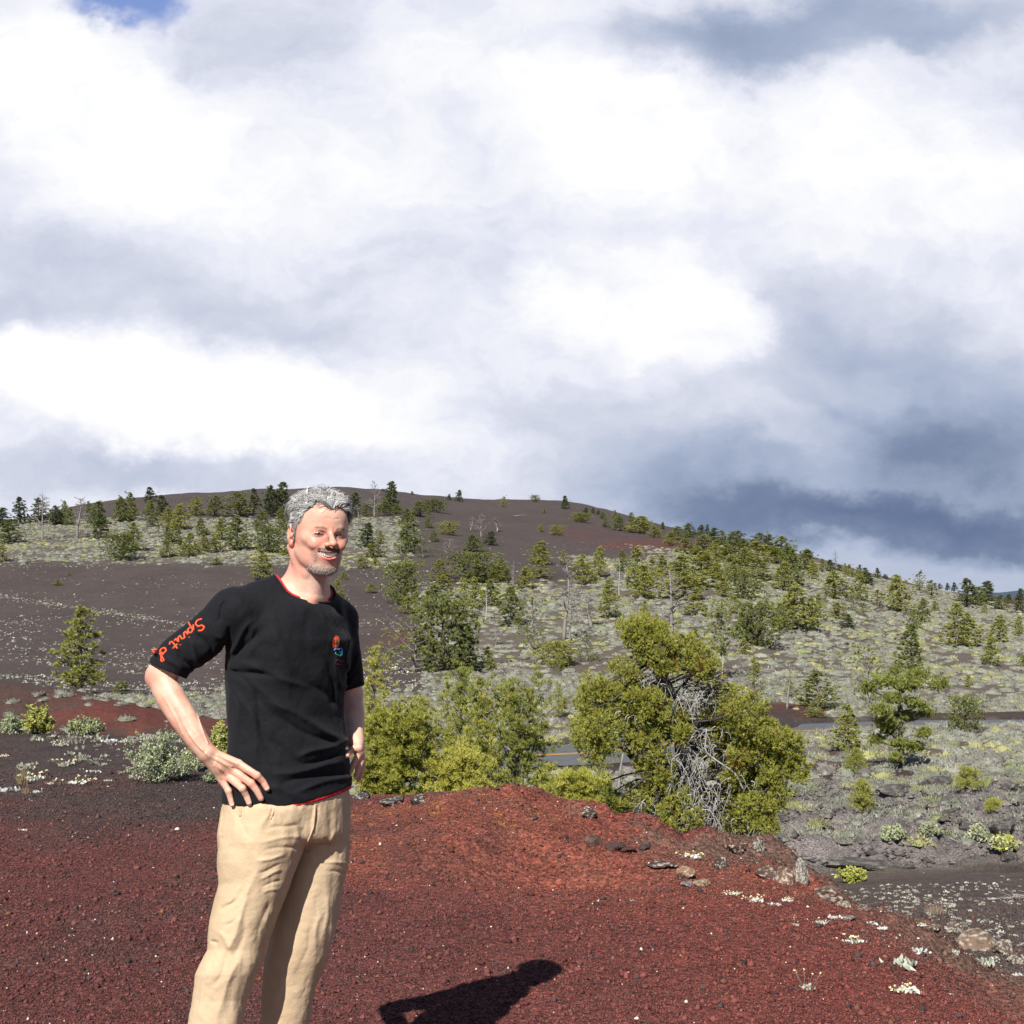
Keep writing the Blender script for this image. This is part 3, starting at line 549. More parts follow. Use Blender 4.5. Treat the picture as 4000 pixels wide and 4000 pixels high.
def plant_far():
    rec = []
    for L, f in ((TA, cA), (TB, cB), (TC, cC)):
        for (x, yb, yt, w, k) in L:
            u, vb, s = f(x, yb); _, vt, _ = f(x, yt); rec.append([u, vb, vt, w*s, k])
    rng = np.random.default_rng(77); groups = {}
    for r in rec: groups.setdefault((zone(*r[:3]), r[4]), []).append(r)
    cnt = 0
    for (z, k), rs in groups.items():
        rs.sort(key=lambda r: r[0])
        for i, (u, vb, vt, w, k) in enumerate(rs):
            p = ground_at(u, vb, 28); d = p[1]; h = (vb-vt)/F*d*1.08; wd = w/F*d*(1.55 if not (640 < u < 800 and vb < 600) else 1.9); h = h*(1.0 if not (640 < u < 800 and vb < 600) else 1.14)
            if k == 'S':
                pale = (w < 5); sp = max(.18, min(.8, wd/max(h, .1))); me, me2, w0 = snag_proto(int(rng.integers(3))+ (10 if sp > .35 else 0), pale, .25 if sp < .3 else .65, 14 if sp < .3 else 30)
            else: me, me2, w0 = proto(k, int(rng.integers(4 if k in 'PG' else 3)))
            if len(rs) == 1: lab = f"{LOOK[k]} {z}, the only one of its kind there"
            else: lab = f"{LOOK[k]}, {ORD[i] if i < 20 else str(i+1)+'th'} from the left of those {z}"
            lab = lab.replace('those in', 'those in')
            if len(lab.split()) > 16: lab = ' '.join(lab.replace('the only one of its kind there', 'the only one').split()[:16])
            rt = empty(NAMES[k], p-[0, 0, .05], float(rng.uniform(0, 6.28)), lab, 'tree' if k != 'S' else 'dead tree', ('pines ' if k != 'S' else 'dead trees ')+z)
            sx = wd/w0*float(rng.uniform(.95, 1.05)); sc = (sx, sx, h)
            for nm, m_ in ((('branches', me),) if k == 'S' else (('crown', me), ('trunk', me2))):
                o = bpy.data.objects.new(nm, m_); link(o); o.parent = rt; o.scale = sc
            cnt += 1
    return cnt
print('far trees', plant_far())
# ------------------------------------------------------------------ road
def strip(name, o0, o1, lift, mat, kind='structure', xr=None):
    k = np.ones(len(ROADX), bool) if xr is None else (ROADX > xr[0]) & (ROADX < xr[1]); x, y = ROADX[k], ROADY[k]; tx, ty = np.gradient(x), np.gradient(y); L = np.hypot(tx, ty); nx, ny = -ty/L, tx/L
    zc = terr(x, y, False); V = []
    offs = np.linspace(o0, o1, 2 if abs(o1-o0) < 1 else 5)
    for o in offs: V.append(np.stack([x+nx*o, y+ny*o, zc+lift-abs(o)*.012], 1))
    n = len(x); m = len(offs); V = np.vstack(V); q = []
    i = np.arange(n-1)
    for j in range(m-1): q.append(np.stack([j*n+i, j*n+i+1, (j+1)*n+i+1, (j+1)*n+i], 1))
    return props(mesh_np(name, V, quad=np.vstack(q), mat=mat, smooth=True), kind=kind)
def road():
    m, t, bs = flat_mat('asphalt', (.06, .06, .065), .85, .3); P = t.n('ShaderNodeNewGeometry').outputs['Position']
    t.L.new(t.ramp(t.noise(P, 1.2, 5, .7), [(.3, (.085, .087, .094)), (.7, (.125, .127, .135))]), bs.inputs['Base Color'])
    strip('road', -3.7, 3.7, .10, m)
    y_, _, _ = flat_mat('yellow_paint', (.62, .33, .03), .6, .3); w_, _, _ = flat_mat('white_paint', (.7, .7, .68), .6, .3)
    strip('road_marking', -.22, -.06, .112, y_); strip('road_marking', .06, .22, .112, y_); strip('road_marking', -3.35, -3.23, .076, w_); strip('road_marking', 3.23, 3.35, .076, w_)
road()
def far_mountain():
    us = np.linspace(900, 1500, 80); d = 7000.0; top = 598-16*np.exp(-((us-1180)/150)**2)-3*fbm(us, us*0, 30, 3, 5); V = []
    for k, (dd, f) in enumerate(((d-1500, 0), (d, 1), (d+1500, 0))):
        zt = CZ-(top-HY)/F*d; V.append(np.stack([(us-512)/F*dd, np.full(80, dd), np.where(f, zt, -60)], 1))
    V = np.vstack(V); i = np.arange(79); q = np.vstack([np.stack([i, i+1, 80+i+1, 80+i], 1), np.stack([80+i, 80+i+1, 160+i+1, 160+i], 1)]); m, _, _ = flat_mat('far_slope', (.055, .085, .13), .9, .1)  # bluish slope colour stands in for the haze of distance
    props(mesh_np('mountain', V, quad=q, mat=m, smooth=True), kind='structure')
far_mountain()
# ------------------------------------------------------------------ sagebrush cover
def bush_field(name, x, y, R_, Hh, nb, cols, rng, bl=.34, bw=.13, mat=None, up=.55, dome=0):
    """many small bushes as one mesh; arrays per bush: x, y, radius, height; nb blades each; cols (n,3)"""
    n = len(x); z = terr(x, y); d = rvec(rng, n*nb); d[:, 2] = np.abs(d[:, 2])*.9+.05; rr = rng.uniform(.45, 1.0, n*nb)**.6; R2 = np.repeat(R_, nb); H2 = np.repeat(Hh, nb)
    C = np.stack([np.repeat(x, nb)+d[:, 0]*R2*rr, np.repeat(y, nb)+d[:, 1]*R2*rr, np.repeat(z, nb)-.03*R2+d[:, 2]*H2*rr], 1)
    D = d*[1, 1, 1]+rng.normal(size=(n*nb, 3))*.35+[0, 0, up]; D /= np.linalg.norm(D, axis=1)[:, None]; S = np.cross(D, rvec(rng, n*nb)); S /= np.maximum(np.linalg.norm(S, axis=1), 1e-6)[:, None]
    L = R2*bl*rng.uniform(.6, 1.3, n*nb); W = R2*bw*rng.uniform(.7, 1.3, n*nb); V = np.stack([C-S*W[:, None], C+S*W[:, None], C+D*L[:, None]+S*W[:, None]*.4, C+D*L[:, None]-S*W[:, None]*.4], 1).reshape(-1, 3)
    c = np.repeat(cols, nb*4, 0)*np.repeat(rng.uniform(.8, 1.2, n*nb), 4)[:, None]; tri = None; q = np.arange(4*n*nb).reshape(-1, 4)
    if dome:
        a = np.arange(7)/7*2*math.pi; tp = np.vstack([np.stack([np.cos(a), np.sin(a), -.15+0*a], 1), np.stack([.80*np.cos(a+.4), .80*np.sin(a+.4), .55+0*a], 1), [[0, 0, .95]]]); i = np.arange(7); j = (i+1) % 7
        tt = np.vstack([np.stack([i, j, 7+i], 1), np.stack([j, 7+j, 7+i], 1), np.stack([7+i, 7+j, np.full(7, 14)], 1)]); P = tp[None]*(1+rng.normal(size=(n, 15, 1))*.16)*dome*np.stack([R_, R_, Hh], 1)[:, None]+np.stack([x, y, z], 1)[:, None]
        tri = (tt[None]+15*np.arange(n)[:, None, None]).reshape(-1, 3)+len(V); V = np.vstack([V, P.reshape(-1, 3)]); sh = np.tile(np.where(tp[:, 2] < .2, .62, np.where(tp[:, 2] > .9, 1.05, .9)), n)*0+.86; c = np.vstack([c, np.repeat(cols, 15, 0)*sh[:, None]*rng.uniform(.8, 1.15, (15*n, 1))])
    o = mesh_np(name, V, tri=tri, quad=q, mat=mat or M_VC, cols=np.clip(c, 0, .95)); return props(o, kind='stuff')
def sample(n, u0, u1, d0, d1, rng, p=1.0):
    u = rng.uniform(u0, u1, n); d = (d0**p+(d1**p-d0**p)*rng.random(n))**(1/p); return u, d, (u-512)/F*d, d
def sage():
    rng = np.random.default_rng(21)
    for (d0, d1, s, nb, tag_) in ((19.0, 36, .55, 120, 3), (16.5, 42, .36, 110, 0), (42, 110, .70, 50, 1), (110, 420, 1.12, 12, 2)):
        area = .5*(d1**2-d0**2)*(1260/F); n = int(area/s**2*(3.0 if tag_ == 3 else 1)); u, d, x, y = sample(n, -120, 1140, d0, d1, rng, 2.0)
        c, f = ground_cols(x, y); rd, ry = road_dist(x, y); n1 = fbm(x, y, 9, 3, 201); n2 = fbm(x, y, 2.2, 3, 203); lm = lava_mask(x, y, u, d); cm, rim = crag_mask(u, d)
        dens = np.where(d > 66, 1-f, 1.0); dens *= (np.abs(rd) > 5.0+2*n2); bank = (rd > 4.5) & (rd < 13+4*(n2-.5)); dens *= np.where(bank & ((u < 260) | ((u > 745) & (u < 830)) | (u > 890)), .05, 1)
        dens *= 1-.60*np.clip(lm, 0, 1)*(n2 < .54); dens *= np.where((u < 340) & (d < 52), 0, 1); dens *= np.where((u > 740) & (d < 19.5), .0, 1)*np.where(d < 18, .5, 1)
        dens *= 1-.9*np.exp(-(((u-800)/48)**2+((HY+(CZ-_raw(u, d))/d*F-752)/8)**2))*(d > 35); dens *= (.45+.75*sstep(.28, .5, n1)) if tag_ in (1, 2) else .9
        if tag_ == 3: dens = (u > 735)*(.25+.6*sstep(21, 27, d))*(fbm(x, y, 1.4, 3, 211) > .43)
        k = rng.random(len(u)) < dens; u, d, x, y, n1, n2 = u[k], d[k], x[k], y[k], n1[k], n2[k]; R_ = s*rng.uniform(.30, .75, len(x)); R_ = R_*(.8 if tag_ == 3 else 1); Hh = R_*rng.uniform(.45, .8, len(x))*(.75 if tag_ == 2 else 1.0)
        base = np.array([.262, .268, .222])*rng.uniform(.75, 1.15, (len(x), 1)); grey = np.array([.225, .21, .19]); yel = np.array([.34, .34, .155]); gre = np.array([.24, .28, .12])
        r = rng.random(len(x)); py = .05+.22*sstep(.5, .66, fbm(x, y, 14, 3, 207)); c = np.where((r < py)[:, None], yel*rng.uniform(.7, 1.15, (len(x), 1)), base); c = np.where(((r > .80))[:, None], grey*rng.uniform(.7, 1.1, (len(x), 1)), c); c = np.where(((r > .72) & (r < .77))[:, None], gre, c)
        bush_field('sagebrush', x, y, R_, Hh, nb, c, rng, bl=.24 if tag_ in (0, 3) else .20, bw=.035 if tag_ in (0, 3) else .05 if tag_ == 1 else .09, up=.25, dome=(.55, .78, .85, .55)[tag_])
        print('sage', tag_, len(x), int(((u > 770) & (d < 35)).sum()))
sage()
def white_cover():
    rng = np.random.default_rng(31)
    # pale cushions on the dark slope behind the left berm and on the hill
    u, d, x, y = sample(260000, -60, 760, 76, 330, rng, 1.6); c, f = ground_cols(x, y); v = HY+(CZ-terr(x, y, False))/d*F
    n = .6*fbm(x*.5, y*1.3, 10, 5, 301)+.4*fbm(x, y, 4, 4, 303); band = sstep(.44, .62, n)+.06; path = np.exp(-((v-(596+.155*u))/2.2)**2)*(u < 230)*.5
    low = sstep(585, 660, v)*.8+.12+.6*np.exp(-((v-567)/6)**2)*(u < 300)
    k = (rng.random(len(u)) < (band*low*.20+path)*np.where(u < 430, 1, .22)) & (f > .5); x, y, d = x[k], y[k], d[k]; R_ = rng.uniform(.045, .115, len(x))*np.where(rng.random(len(x)) < .12, 1.6, 1)
    bush_field('buckwheat_cover', x, y, R_, R_*.55, 6, np.tile([.60, .58, .50], (len(x), 1))*rng.uniform(.6, 1.15, (len(x), 1)), rng, .9, .55); print('white', len(x))
    # the cinder flat at the right
    u, d, x, y = sample(5200, 690, 1140, 8.6, 19.5, rng, 1.4); cm, rim = crag_mask(u, d); n = fbm(x, y, 1.6, 3, 305)
    k = (d > rim+.75) & (rng.random(len(u)) < sstep(.42, .62, n)*np.where(d < 15.5, .50, .06)); x, y, d = x[k], y[k], d[k]; R_ = rng.uniform(.006, .024, len(x))
    bush_field('buckwheat_cover', x, y, R_, R_*.6, 14, np.tile([.54, .53, .47], (len(x), 1))*rng.uniform(.55, 1.15, (len(x), 1)), rng, .7, .35); print('white2', len(x))
    # and at the left beyond the man
    u, d, x, y = sample(1500, -60, 260, 9.5, 17, rng, 1.0); n = fbm(x, y, .8, 3, 309); k = rng.random(len(u)) < sstep(.42, .62, n)*sstep(10, 15.5, d)*.6; x, y, d = x[k], y[k], d[k]; R_ = rng.uniform(.010, .05, len(x))
    bush_field('buckwheat_cover', x, y, R_, R_*.6, 14, np.tile([.42, .42, .34], (len(x), 1))*rng.uniform(.5, 1.15, (len(x), 1)), rng, .7, .35)
white_cover()
def gravel():
    rng = np.random.default_rng(41); N = 130000
    v = rng.uniform(735, 1060, N)**1.0; u = rng.uniform(-60, 1090, N); d = CZ*F/(v-HY); d = np.clip(d*rng.uniform(.97, 1.03, N), 2.0, 13); x = (u-512)/F*d; y = d
    z = terr(x, y); c, f = ground_cols(x, y); cm, rim = crag_mask(u, d); k = (d < rim+1.5) | (u > 690); x, y, z, d, c = x[k], y[k], z[k], d[k], c[k]; n = len(x)
    s = .00105*d**.8*(1+rng.pareto(3.4, n)*.8); s = np.minimum(s, .022)
    ico = np.array([[0, 0, 1], [.9, 0, .15], [.25, .86, -.1], [-.75, .5, .12], [-.7, -.55, -.1], [.3, -.85, .1], [0, 0, -.8]]); T = np.array([[0, 1, 2], [0, 2, 3], [0, 3, 4], [0, 4, 5], [0, 5, 1], [6, 2, 1], [6, 3, 2], [6, 4, 3], [6, 5, 4], [6, 1, 5]])
    a = rng.uniform(0, 6.28, n); ca, sa = np.cos(a), np.sin(a); P = ico[None]*(1+rng.normal(size=(n, 7, 1))*.22)*np.stack([np.ones(n), rng.uniform(.6, 1, n), rng.uniform(.5, .9, n)], 1)[:, None]
    V = np.stack([P[..., 0]*ca[:, None]-P[..., 1]*sa[:, None], P[..., 0]*sa[:, None]+P[..., 1]*ca[:, None], P[..., 2]], -1)*s[:, None, None]+np.stack([x, y, z+s*.25], 1)[:, None]
    r = rng.random(n); col = c*rng.uniform(.6, 1.7, (n, 1)); col = np.where((r < .13)[:, None], np.array([.05, .038, .038])*rng.uniform(.6, 1.6, (n, 1)), col); col = np.where((r > .94)[:, None], np.array([.17, .075, .05])*rng.uniform(.7, 1.3, (n, 1)), col)
    wh = (r > .30) & (r < .3035); col = np.where(wh[:, None], np.array([.62, .56, .48]), col)
    m, t, bs = flat_mat('cinder_gravel', (0, 0, 0), .92, .15, vcol=True)
    o = mesh_np('gravel', V.reshape(-1, 3), tri=(T[None]+7*np.arange(n)[:, None, None]).reshape(-1, 3), mat=m, cols=np.repeat(np.clip(col, .01, .8), 7, 0)); props(o, kind='stuff'); print('gravel', n)
gravel()
def rubble():
    rng = np.random.default_rng(51); u, d, x, y = sample(38000, 690, 1140, 18.5, 42, rng, 1.3); lm = lava_mask(x, y, u, d); k = rng.random(len(u)) < lm*.9*sstep(.36, .55, fbm(x, y, 1.7, 3, 401)); x, y, d = x[k], y[k], d[k]; z = terr(x, y); n = len(x)
    s = .026*(1+rng.pareto(2.6, n)); s = np.minimum(s, .12)
    ico = np.array([[0, 0, 1], [.9, 0, .15], [.25, .86, -.1], [-.75, .5, .12], [-.7, -.55, -.1], [.3, -.85, .1], [0, 0, -.8]]); T = np.array([[0, 1, 2], [0, 2, 3], [0, 3, 4], [0, 4, 5], [0, 5, 1], [6, 2, 1], [6, 3, 2], [6, 4, 3], [6, 5, 4], [6, 1, 5]])
    a = rng.uniform(0, 6.28, n); ca, sa = np.cos(a), np.sin(a); P = ico[None]*(1+rng.normal(size=(n, 7, 1))*.28)*np.stack([1.3*np.ones(n), rng.uniform(.5, 1, n), rng.uniform(.35, .8, n)], 1)[:, None]
    V = np.stack([P[..., 0]*ca[:, None]-P[..., 1]*sa[:, None], P[..., 0]*sa[:, None]+P[..., 1]*ca[:, None], P[..., 2]], -1)*s[:, None, None]+np.stack([x, y, z+s*.2], 1)[:, None]
    col = np.array([.125, .112, .108])*rng.uniform(.4, 1.5, (n, 1)); m, t, bs = flat_mat('lava_rubble', (0, 0, 0), .92, .15, vcol=True); o = mesh_np('rubble', V.reshape(-1, 3), tri=(T[None]+7*np.arange(n)[:, None, None]).reshape(-1, 3), mat=m, cols=np.repeat(col, 7, 0)); props(o, kind='stuff')
rubble()
# ------------------------------------------------------------------ rocks
def rock_mat():
    m, t, bs = flat_mat('rock', (0, 0, 0), .9, .2, vcol=True); P = t.n('ShaderNodeNewGeometry').outputs['Position']
    c = t.mix(1.0, bs.inputs['Base Color'].links[0].from_socket, t.ramp(t.noise(P, 26, 6, .75), [(.3, (.5, .48, .48)), (.5, (1, 1, 1)), (.72, (1.5, 1.42, 1.35))]), 'MULTIPLY'); t.L.new(c, bs.inputs['Base Color'])
    h = t.m('ADD', t.m('MULTIPLY', t.noise(P, 45, 5, .7), .02), t.m('MULTIPLY', t.noise(P, 11, 4, .7), .06)); b = t.n('ShaderNodeBump', {'Height': h, 'Strength': .9, 'Distance': 1.0}); t.L.new(b.outputs[0], bs.inputs['Normal']); return m
M_ROCK = rock_mat()
def rock(seed, u, v, wpx, hpx, col, label, lichen=0.0, lichcol=(.50, .47, .40), dmin=2.0, name='rock', group='rocks along the rim of the red mound', flat=1.0):
    rng = np.random.default_rng(seed); p = ground_at(u, v, dmin); d = p[1]; w = wpx/F*d; h = hpx/F*d
    bm = bmesh.new(); bmesh.ops.create_icosphere(bm, subdivisions=4, radius=1.0); V = np.array([q.co[:] for q in bm.verts]); T = np.array([[q.index for q in f.verts] for f in bm.faces]); bm.free()
    for _ in range(11 if 'lava' not in name else 22):          # knock off planar facets
        nrm_ = rvec(rng, 1)[0]; dd = V@nrm_; c_ = rng.uniform(.45, .82); V = V-np.maximum(dd-c_, 0)[:, None]*nrm_*.93
    nn = vnoise(V[:, 0]*3+seed, V[:, 1]*3+V[:, 2]*2.2, seed)+.5*vnoise(V[:, 0]*8, V[:, 2]*8+V[:, 1]*6, seed+1); V = V*(1+(.16 if 'lava' not in name else .34)*(nn-.75))[:, None]
    V = V*[w*.62, w*.5, h*.75]; V[:, 2] += h*.22; a = rng.uniform(-.5, .5); V[:, :2] = V[:, :2]@np.array([[math.cos(a), math.sin(a)], [-math.sin(a), math.cos(a)]])
    c = np.tile(col, (len(V), 1))*(.75+.5*vnoise(V[:, 0]/w*9, V[:, 2]/w*9+V[:, 1]/w*7, seed+3))[:, None]
    if lichen:
        k = .8*sstep(.74-lichen*.30, .80-lichen*.30, vnoise(V[:, 0]/w*13+3, V[:, 2]/w*13+V[:, 1]/w*9, seed+5))[:, None]; c = c*(1-k)+np.array(lichcol)*k
    o = mesh_np(name, V, tri=T, mat=M_ROCK, smooth=True, cols=c); o.location = p; o.data.set_sharp_from_angle(angle=R(32)); props(o, label, 'rock', group); return o
def c4(x, y): return ((2200+x/1.0733)/3.90625, (2900+y/1.0733)/3.90625)
def c5(x, y): return ((x/1.932)/3.90625, (2600+y/1.932)/3.90625)
s4 = 1/1.0733/3.90625; s5 = 1/1.932/3.90625
BR, DKR, TAN, RED = (.11, .06, .048), (.060, .050, .050), (.26, .165, .10), (.13, .045, .035)
for i, (x, y, w, h, col, lic, lab) in enumerate([
    (125, 425, 70, 45, (.12, .075, .065), 0, 'brown flat-topped rock on the red rim below the big pine, leftmost'), (215, 455, 100, 34, (.085, .05, .045), 0, 'dark flat slab lying in the red cinder below the big pine'),
    (265, 462, 80, 20, (.10, .045, .04), 0, 'thin reddish slab right of the dark flat slab'), (345, 452, 50, 26, DKR, 0, 'small dark grey rock between slabs and white flowers'),
    (400, 530, 130, 22, (.09, .055, .048), .15, 'long low grey slab left of the tan stone'), (512, 575, 80, 52, TAN, .1, 'tan angular stone, tallest of the trio on the red cinder'),
    (522, 606, 56, 26, (.17, .15, .15), .1, 'grey stone below the tan angular stone'), (582, 606, 60, 34, (.25, .18, .12), .1, 'light tan stone at the right of the trio'),
    (655, 525, 70, 60, (.075, .05, .045), .25, 'dark pitted boulder on the rim right of white flower clump'), (735, 455, 90, 40, BR, .2, 'brown craggy boulder on top of the rim behind the pitted boulder'),
    (820, 470, 60, 60, (.10, .07, .06), .5, 'brown rim boulder with white lichen cap, right end of the crest'), (868, 570, 110, 60, (.12, .065, .05), .2, 'large reddish brown boulder overhanging a dark hollow'),
    (930, 590, 100, 75, (.17, .10, .07), .4, 'orange-brown boulder beside the white crusted one'), (990, 590, 70, 130, (.16, .13, .11), 1.25, 'tall dark boulder crusted with thick white lichen'),
    (1120, 660, 130, 55, (.12, .07, .055), .3, 'low reddish boulder at the rim right of the lichen boulder'), (1180, 690, 60, 30, (.16, .12, .09), .5, 'small pale-spotted stone on the rim slope'),
    (1250, 700, 50, 24, (.12, .08, .06), .5, 'small brown stone between flat rim stones'), (1190, 748, 70, 18, (.14, .11, .10), .5, 'pale flat stone sunk in red cinder'),
    (1630, 800, 90, 50, (.12, .085, .065), .5, 'lichen-spotted boulder left of the big tan boulder at right edge'), (1740, 870, 150, 90, (.19, .13, .095), .35, 'big smooth tan boulder near the right edge'),
    (1850, 890, 80, 70, (.13, .09, .07), .55, 'orange lichened boulder right of the big tan boulder'), (1905, 925, 70, 60, (.10, .07, .06), .5, 'dark crusted boulder at the far right edge'),
    (1560, 790, 50, 24, (.12, .08, .065), .5, 'small spotted stone above the last silver plants'), (690, 805, 16, 10, (.05, .05, .06), 0, 'lone small black pebble in open red cinder'), (585, 1038, 30, 20, (.10, .085, .075), 0, 'small flat grey pebble low in the red foreground')]):
    rock(i+3, *c4(x, y), w*s4, h*s4, col, lab, lic)
for i, (x, y, w, h, col, lab) in enumerate([(250, 690, 80, 50, (.05, .038, .036), 'black pitted cinder boulder behind the mound left of the orange hump'), (150, 690, 120, 34, (.07, .055, .052), 'low dark boulder under the bright pine'), (10, 668, 60, 36, (.06, .055, .055), 'dark grey boulder beside the black shirt hem'), (960, 745, 60, 45, (.07, .045, .04), 'dark angular outcrop rock at the foot of the big pine')]):
    u, v, s = cD(x, y); rock(i+40, u, v, w*s, h*s, col, lab, .2)
for i, (x, y, w, h, lab) in enumerate([(1440, 530, 80, 50, 'dark lava block at the edge of the cinder flat'), (1500, 525, 70, 30, 'small lava block beside the dark lava block'), (1250, 525, 260, 60, 'long ropy lava shelf above the yellow shrub'), (1840, 385, 130, 70, 'black lava boulder over a dark hollow at right edge'), (1720, 365, 150, 50, 'grey lava slab left of the black lava boulder'),
        (1560, 190, 140, 80, 'uppermost rugged lava outcrop in the sage'), (1390, 215, 150, 60, 'low lava outcrop left of the uppermost one'), (1870, 500, 110, 50, 'lava blocks above the cinder flat at far right'), (1640, 300, 130, 40, 'grey lava ledge in the middle of the lava field'), (1110, 375, 60, 44, 'small black lava knob below the sage'), (1880, 190, 90, 40, 'dark lava ledge high at right edge')]):
    rock(i+60, *c4(x, y), w*s4, h*s4*.8, (.085, .076, .074), lab, .15, (.2, .19, .16), dmin=13, name='lava_rock', group='lava rocks right of the mound')
# ------------------------------------------------------------------ small plants on the cinder
def ball(acc, c, r, rng, n=5, col=None):
    bm = bmesh.new(); bmesh.ops.create_icosphere(bm, subdivisions=1, radius=1); V = np.array([q.co[:] for q in bm.verts]); T = np.array([[q.index for q in f.verts] for f in bm.faces]); bm.free()
    V = V*(1+rng.normal(size=(len(V), 1))*.14)*r*[1, 1, .7]+c; acc.add(V, None, T, col)
def leaf_quad(acc, c, d, L, W, rng, col):
    d = nrm(d); s = nrm(np.cross(d, rvec(rng, 1)[0])); n = np.cross(s, d); t = [0, .35, .75, 1]; w = [.25, 1, .8, .05]; V = []
    for a, b in zip(t, w): V += [c+d*L*a-s*W*b+n*L*.12*math.sin(a*3), c+d*L*a+s*W*b+n*L*.12*math.sin(a*3)]
    q = [[2*i, 2*i+1, 2*i+3, 2*i+2] for i in range(3)]; acc.add(V, q, None, col)
M_PL, _, _ = flat_mat('silvery_leaf', (0, 0, 0), .8, .2, vcol=True)
def plant(seed, u, v, wpx, kind, label, group='small silvery plants on the red cinder'):
    rng = np.random.default_rng(seed); p = ground_at(u, v); d = p[1]; w = wpx/F*d*1.5; rt = empty('buckwheat_plant', p, 0, label, 'plant', group); a = Acc()
    nl = int({'tiny': 16, 'silver': 46, 'flower': 50, 'stalk': 34, 'rosette': 30, 'cushion': 90}[kind]); g = {'rosette': (.42, .45, .36), 'silver': (.55, .56, .53), 'flower': (.55, .56, .48), 'tiny': (.45, .45, .4), 'stalk': (.42, .43, .36), 'cushion': (.66, .66, .60)}[kind]
    for i in range(nl):
        q = rng.normal(size=2)*w*.20; dr = rvec(rng, 1)[0]; dr[2] = abs(dr[2])+.35; big = 2.2 if kind == 'rosette' else 1
        leaf_quad(a, np.array([q[0], q[1]*.8, .0]), dr, w*.17*big*rng.uniform(.7, 1.2), w*.055*rng.uniform(.8, 1.3), rng, np.array(g)*rng.uniform(.75, 1.15))
    a.build('leaves', M_PL, rt, smooth=False)
    if kind in ('flower', 'stalk', 'cushion'):
        nf = {'flower': 9, 'stalk': 5, 'cushion': 12}[kind]
        for i in range(nf):
            q = rng.normal(size=2)*w*.24; h = w*({'flower': .28, 'stalk': .75, 'cushion': .22}[kind])*rng.uniform(.5, 1.15); a = Acc(); tip = np.array([q[0]*1.3, q[1]*1.1, h]); limb(a, (q[0]*.4, q[1]*.4, 0), tip, w*.010, w*.008, rng, .05, 4, 4)
            st = a.build('flower_stem', M_ST, rt); a = Acc()
            for _ in range(4): ball(a, tip+rng.normal(size=3)*w*.018, w*.038*rng.uniform(.8, 1.3), rng)
            a.build('flower_head', M_FL, st)
    return rt
M_ST, _, _ = flat_mat('flower_stem', (.30, .20, .16), .8, .2); M_FL, _, _ = flat_mat('cream_flower', (.66, .60, .34), .8, .2)
PL = [(289, 668, 22, 'tiny', 'tiny pale sprig alone in the red cinder left of the stones'), (538, 488, 60, 'cushion', 'white flowering clump on the rim above the tan stones'), (710, 640, 40, 'cushion', 'white cushion plant right of the three stones'),
      (808, 666, 52, 'flower', 'silvery plant with yellow flower heads below the dark hollow boulder'), (888, 686, 42, 'silver', 'spiky silver plant right of the yellow-headed one'), (940, 666, 34, 'cushion', 'small white plant below the lichen boulder'),
      (974, 768, 30, 'stalk', 'silvery plant with one tall thin flower stalk'), (1085, 762, 44, 'rosette', 'grey-green rosette right of the single-stalked plant'), (1122, 740, 48, 'silver', 'wide silver plant above and right of the grey-green rosette'),
      (1213, 842, 64, 'flower', 'white plant with a yellow ball at its left end'), (1292, 764, 40, 'silver', 'silver sprig left of the spiky pair near the rim'), (1334, 790, 46, 'silver', 'spiky silver plant beside orange lichen'),
      (1500, 787, 30, 'cushion', 'compact white cushion just below the rim stones'), (1428, 944, 84, 'rosette', 'long-leaved silver rosette in the right foreground'), (1482, 884, 66, 'silver', 'silver plant with a purple sprig behind the long-leaved rosette'),
      (1642, 890, 34, 'rosette', 'small green-grey rosette left of the tan boulder foot'), (1772, 940, 66, 'rosette', 'large grey rosette under the big tan boulder'), (1020, 1032, 66, 'stalk', 'white plant with several tall stalks, lowest in the middle'),
      (1432, 1050, 80, 'cushion', 'lowest white plant with cream-yellow heads in the foreground'), (1626, 1062, 26, 'tiny', 'tiny silver sprig low at the right'), (1906, 978, 40, 'silver', 'silver plant at the right edge of the red cinder'), (1392, 822, 24, 'tiny', 'tiny pale sprig above the long-leaved rosette'), (1708, 892, 26, 'tiny', 'tiny purple-grey sprig between two grey rosettes')]
for i, (x, y, w, k, lab) in enumerate(PL): plant(100+i, *c4(x, y), w*s4, k, lab)
PLL = [(28, 690, 50, 'flower', 'yellow-white flower clump at the left edge on dark cinder'), (502, 752, 104, 'flower', 'largest cream flowering clump in the middle of the dark cinder'), (700, 806, 70, 'silver', 'silver sprig right of the largest cream clump'), (245, 860, 130, 'flower', 'wide white flowering clump beside the dry grass tuft'),
       (378, 896, 40, 'flower', 'small upright flowering plant right of the wide white clump'), (592, 890, 120, 'flower', 'low spreading white flower clump left of the leafy shrub'), (816, 872, 44, 'silver', 'small grey plant nearest the leafy shrub'), (60, 950, 130, 'silver', 'silvery mat at the left edge, lowest on the dark cinder'),
       (270, 962, 60, 'silver', 'thin silver sprig right of the silvery mat'), (172, 1250, 50, 'silver', 'lone silver sprig low in the maroon cinder at left'), (468, 605, 80, 'flower', 'white flowering clump under the dry grey grass'), (830, 575, 90, 'silver', 'pale green clump beside white stones left of the shrub'), (935, 578, 60, 'flower', 'cream flower clump touching the leafy shrub top left')]
for i, (x, y, w, k, lab) in enumerate(PLL): plant(140+i, *c5(x, y), w*s5, k, lab, 'small plants on the dark cinder left of the man')
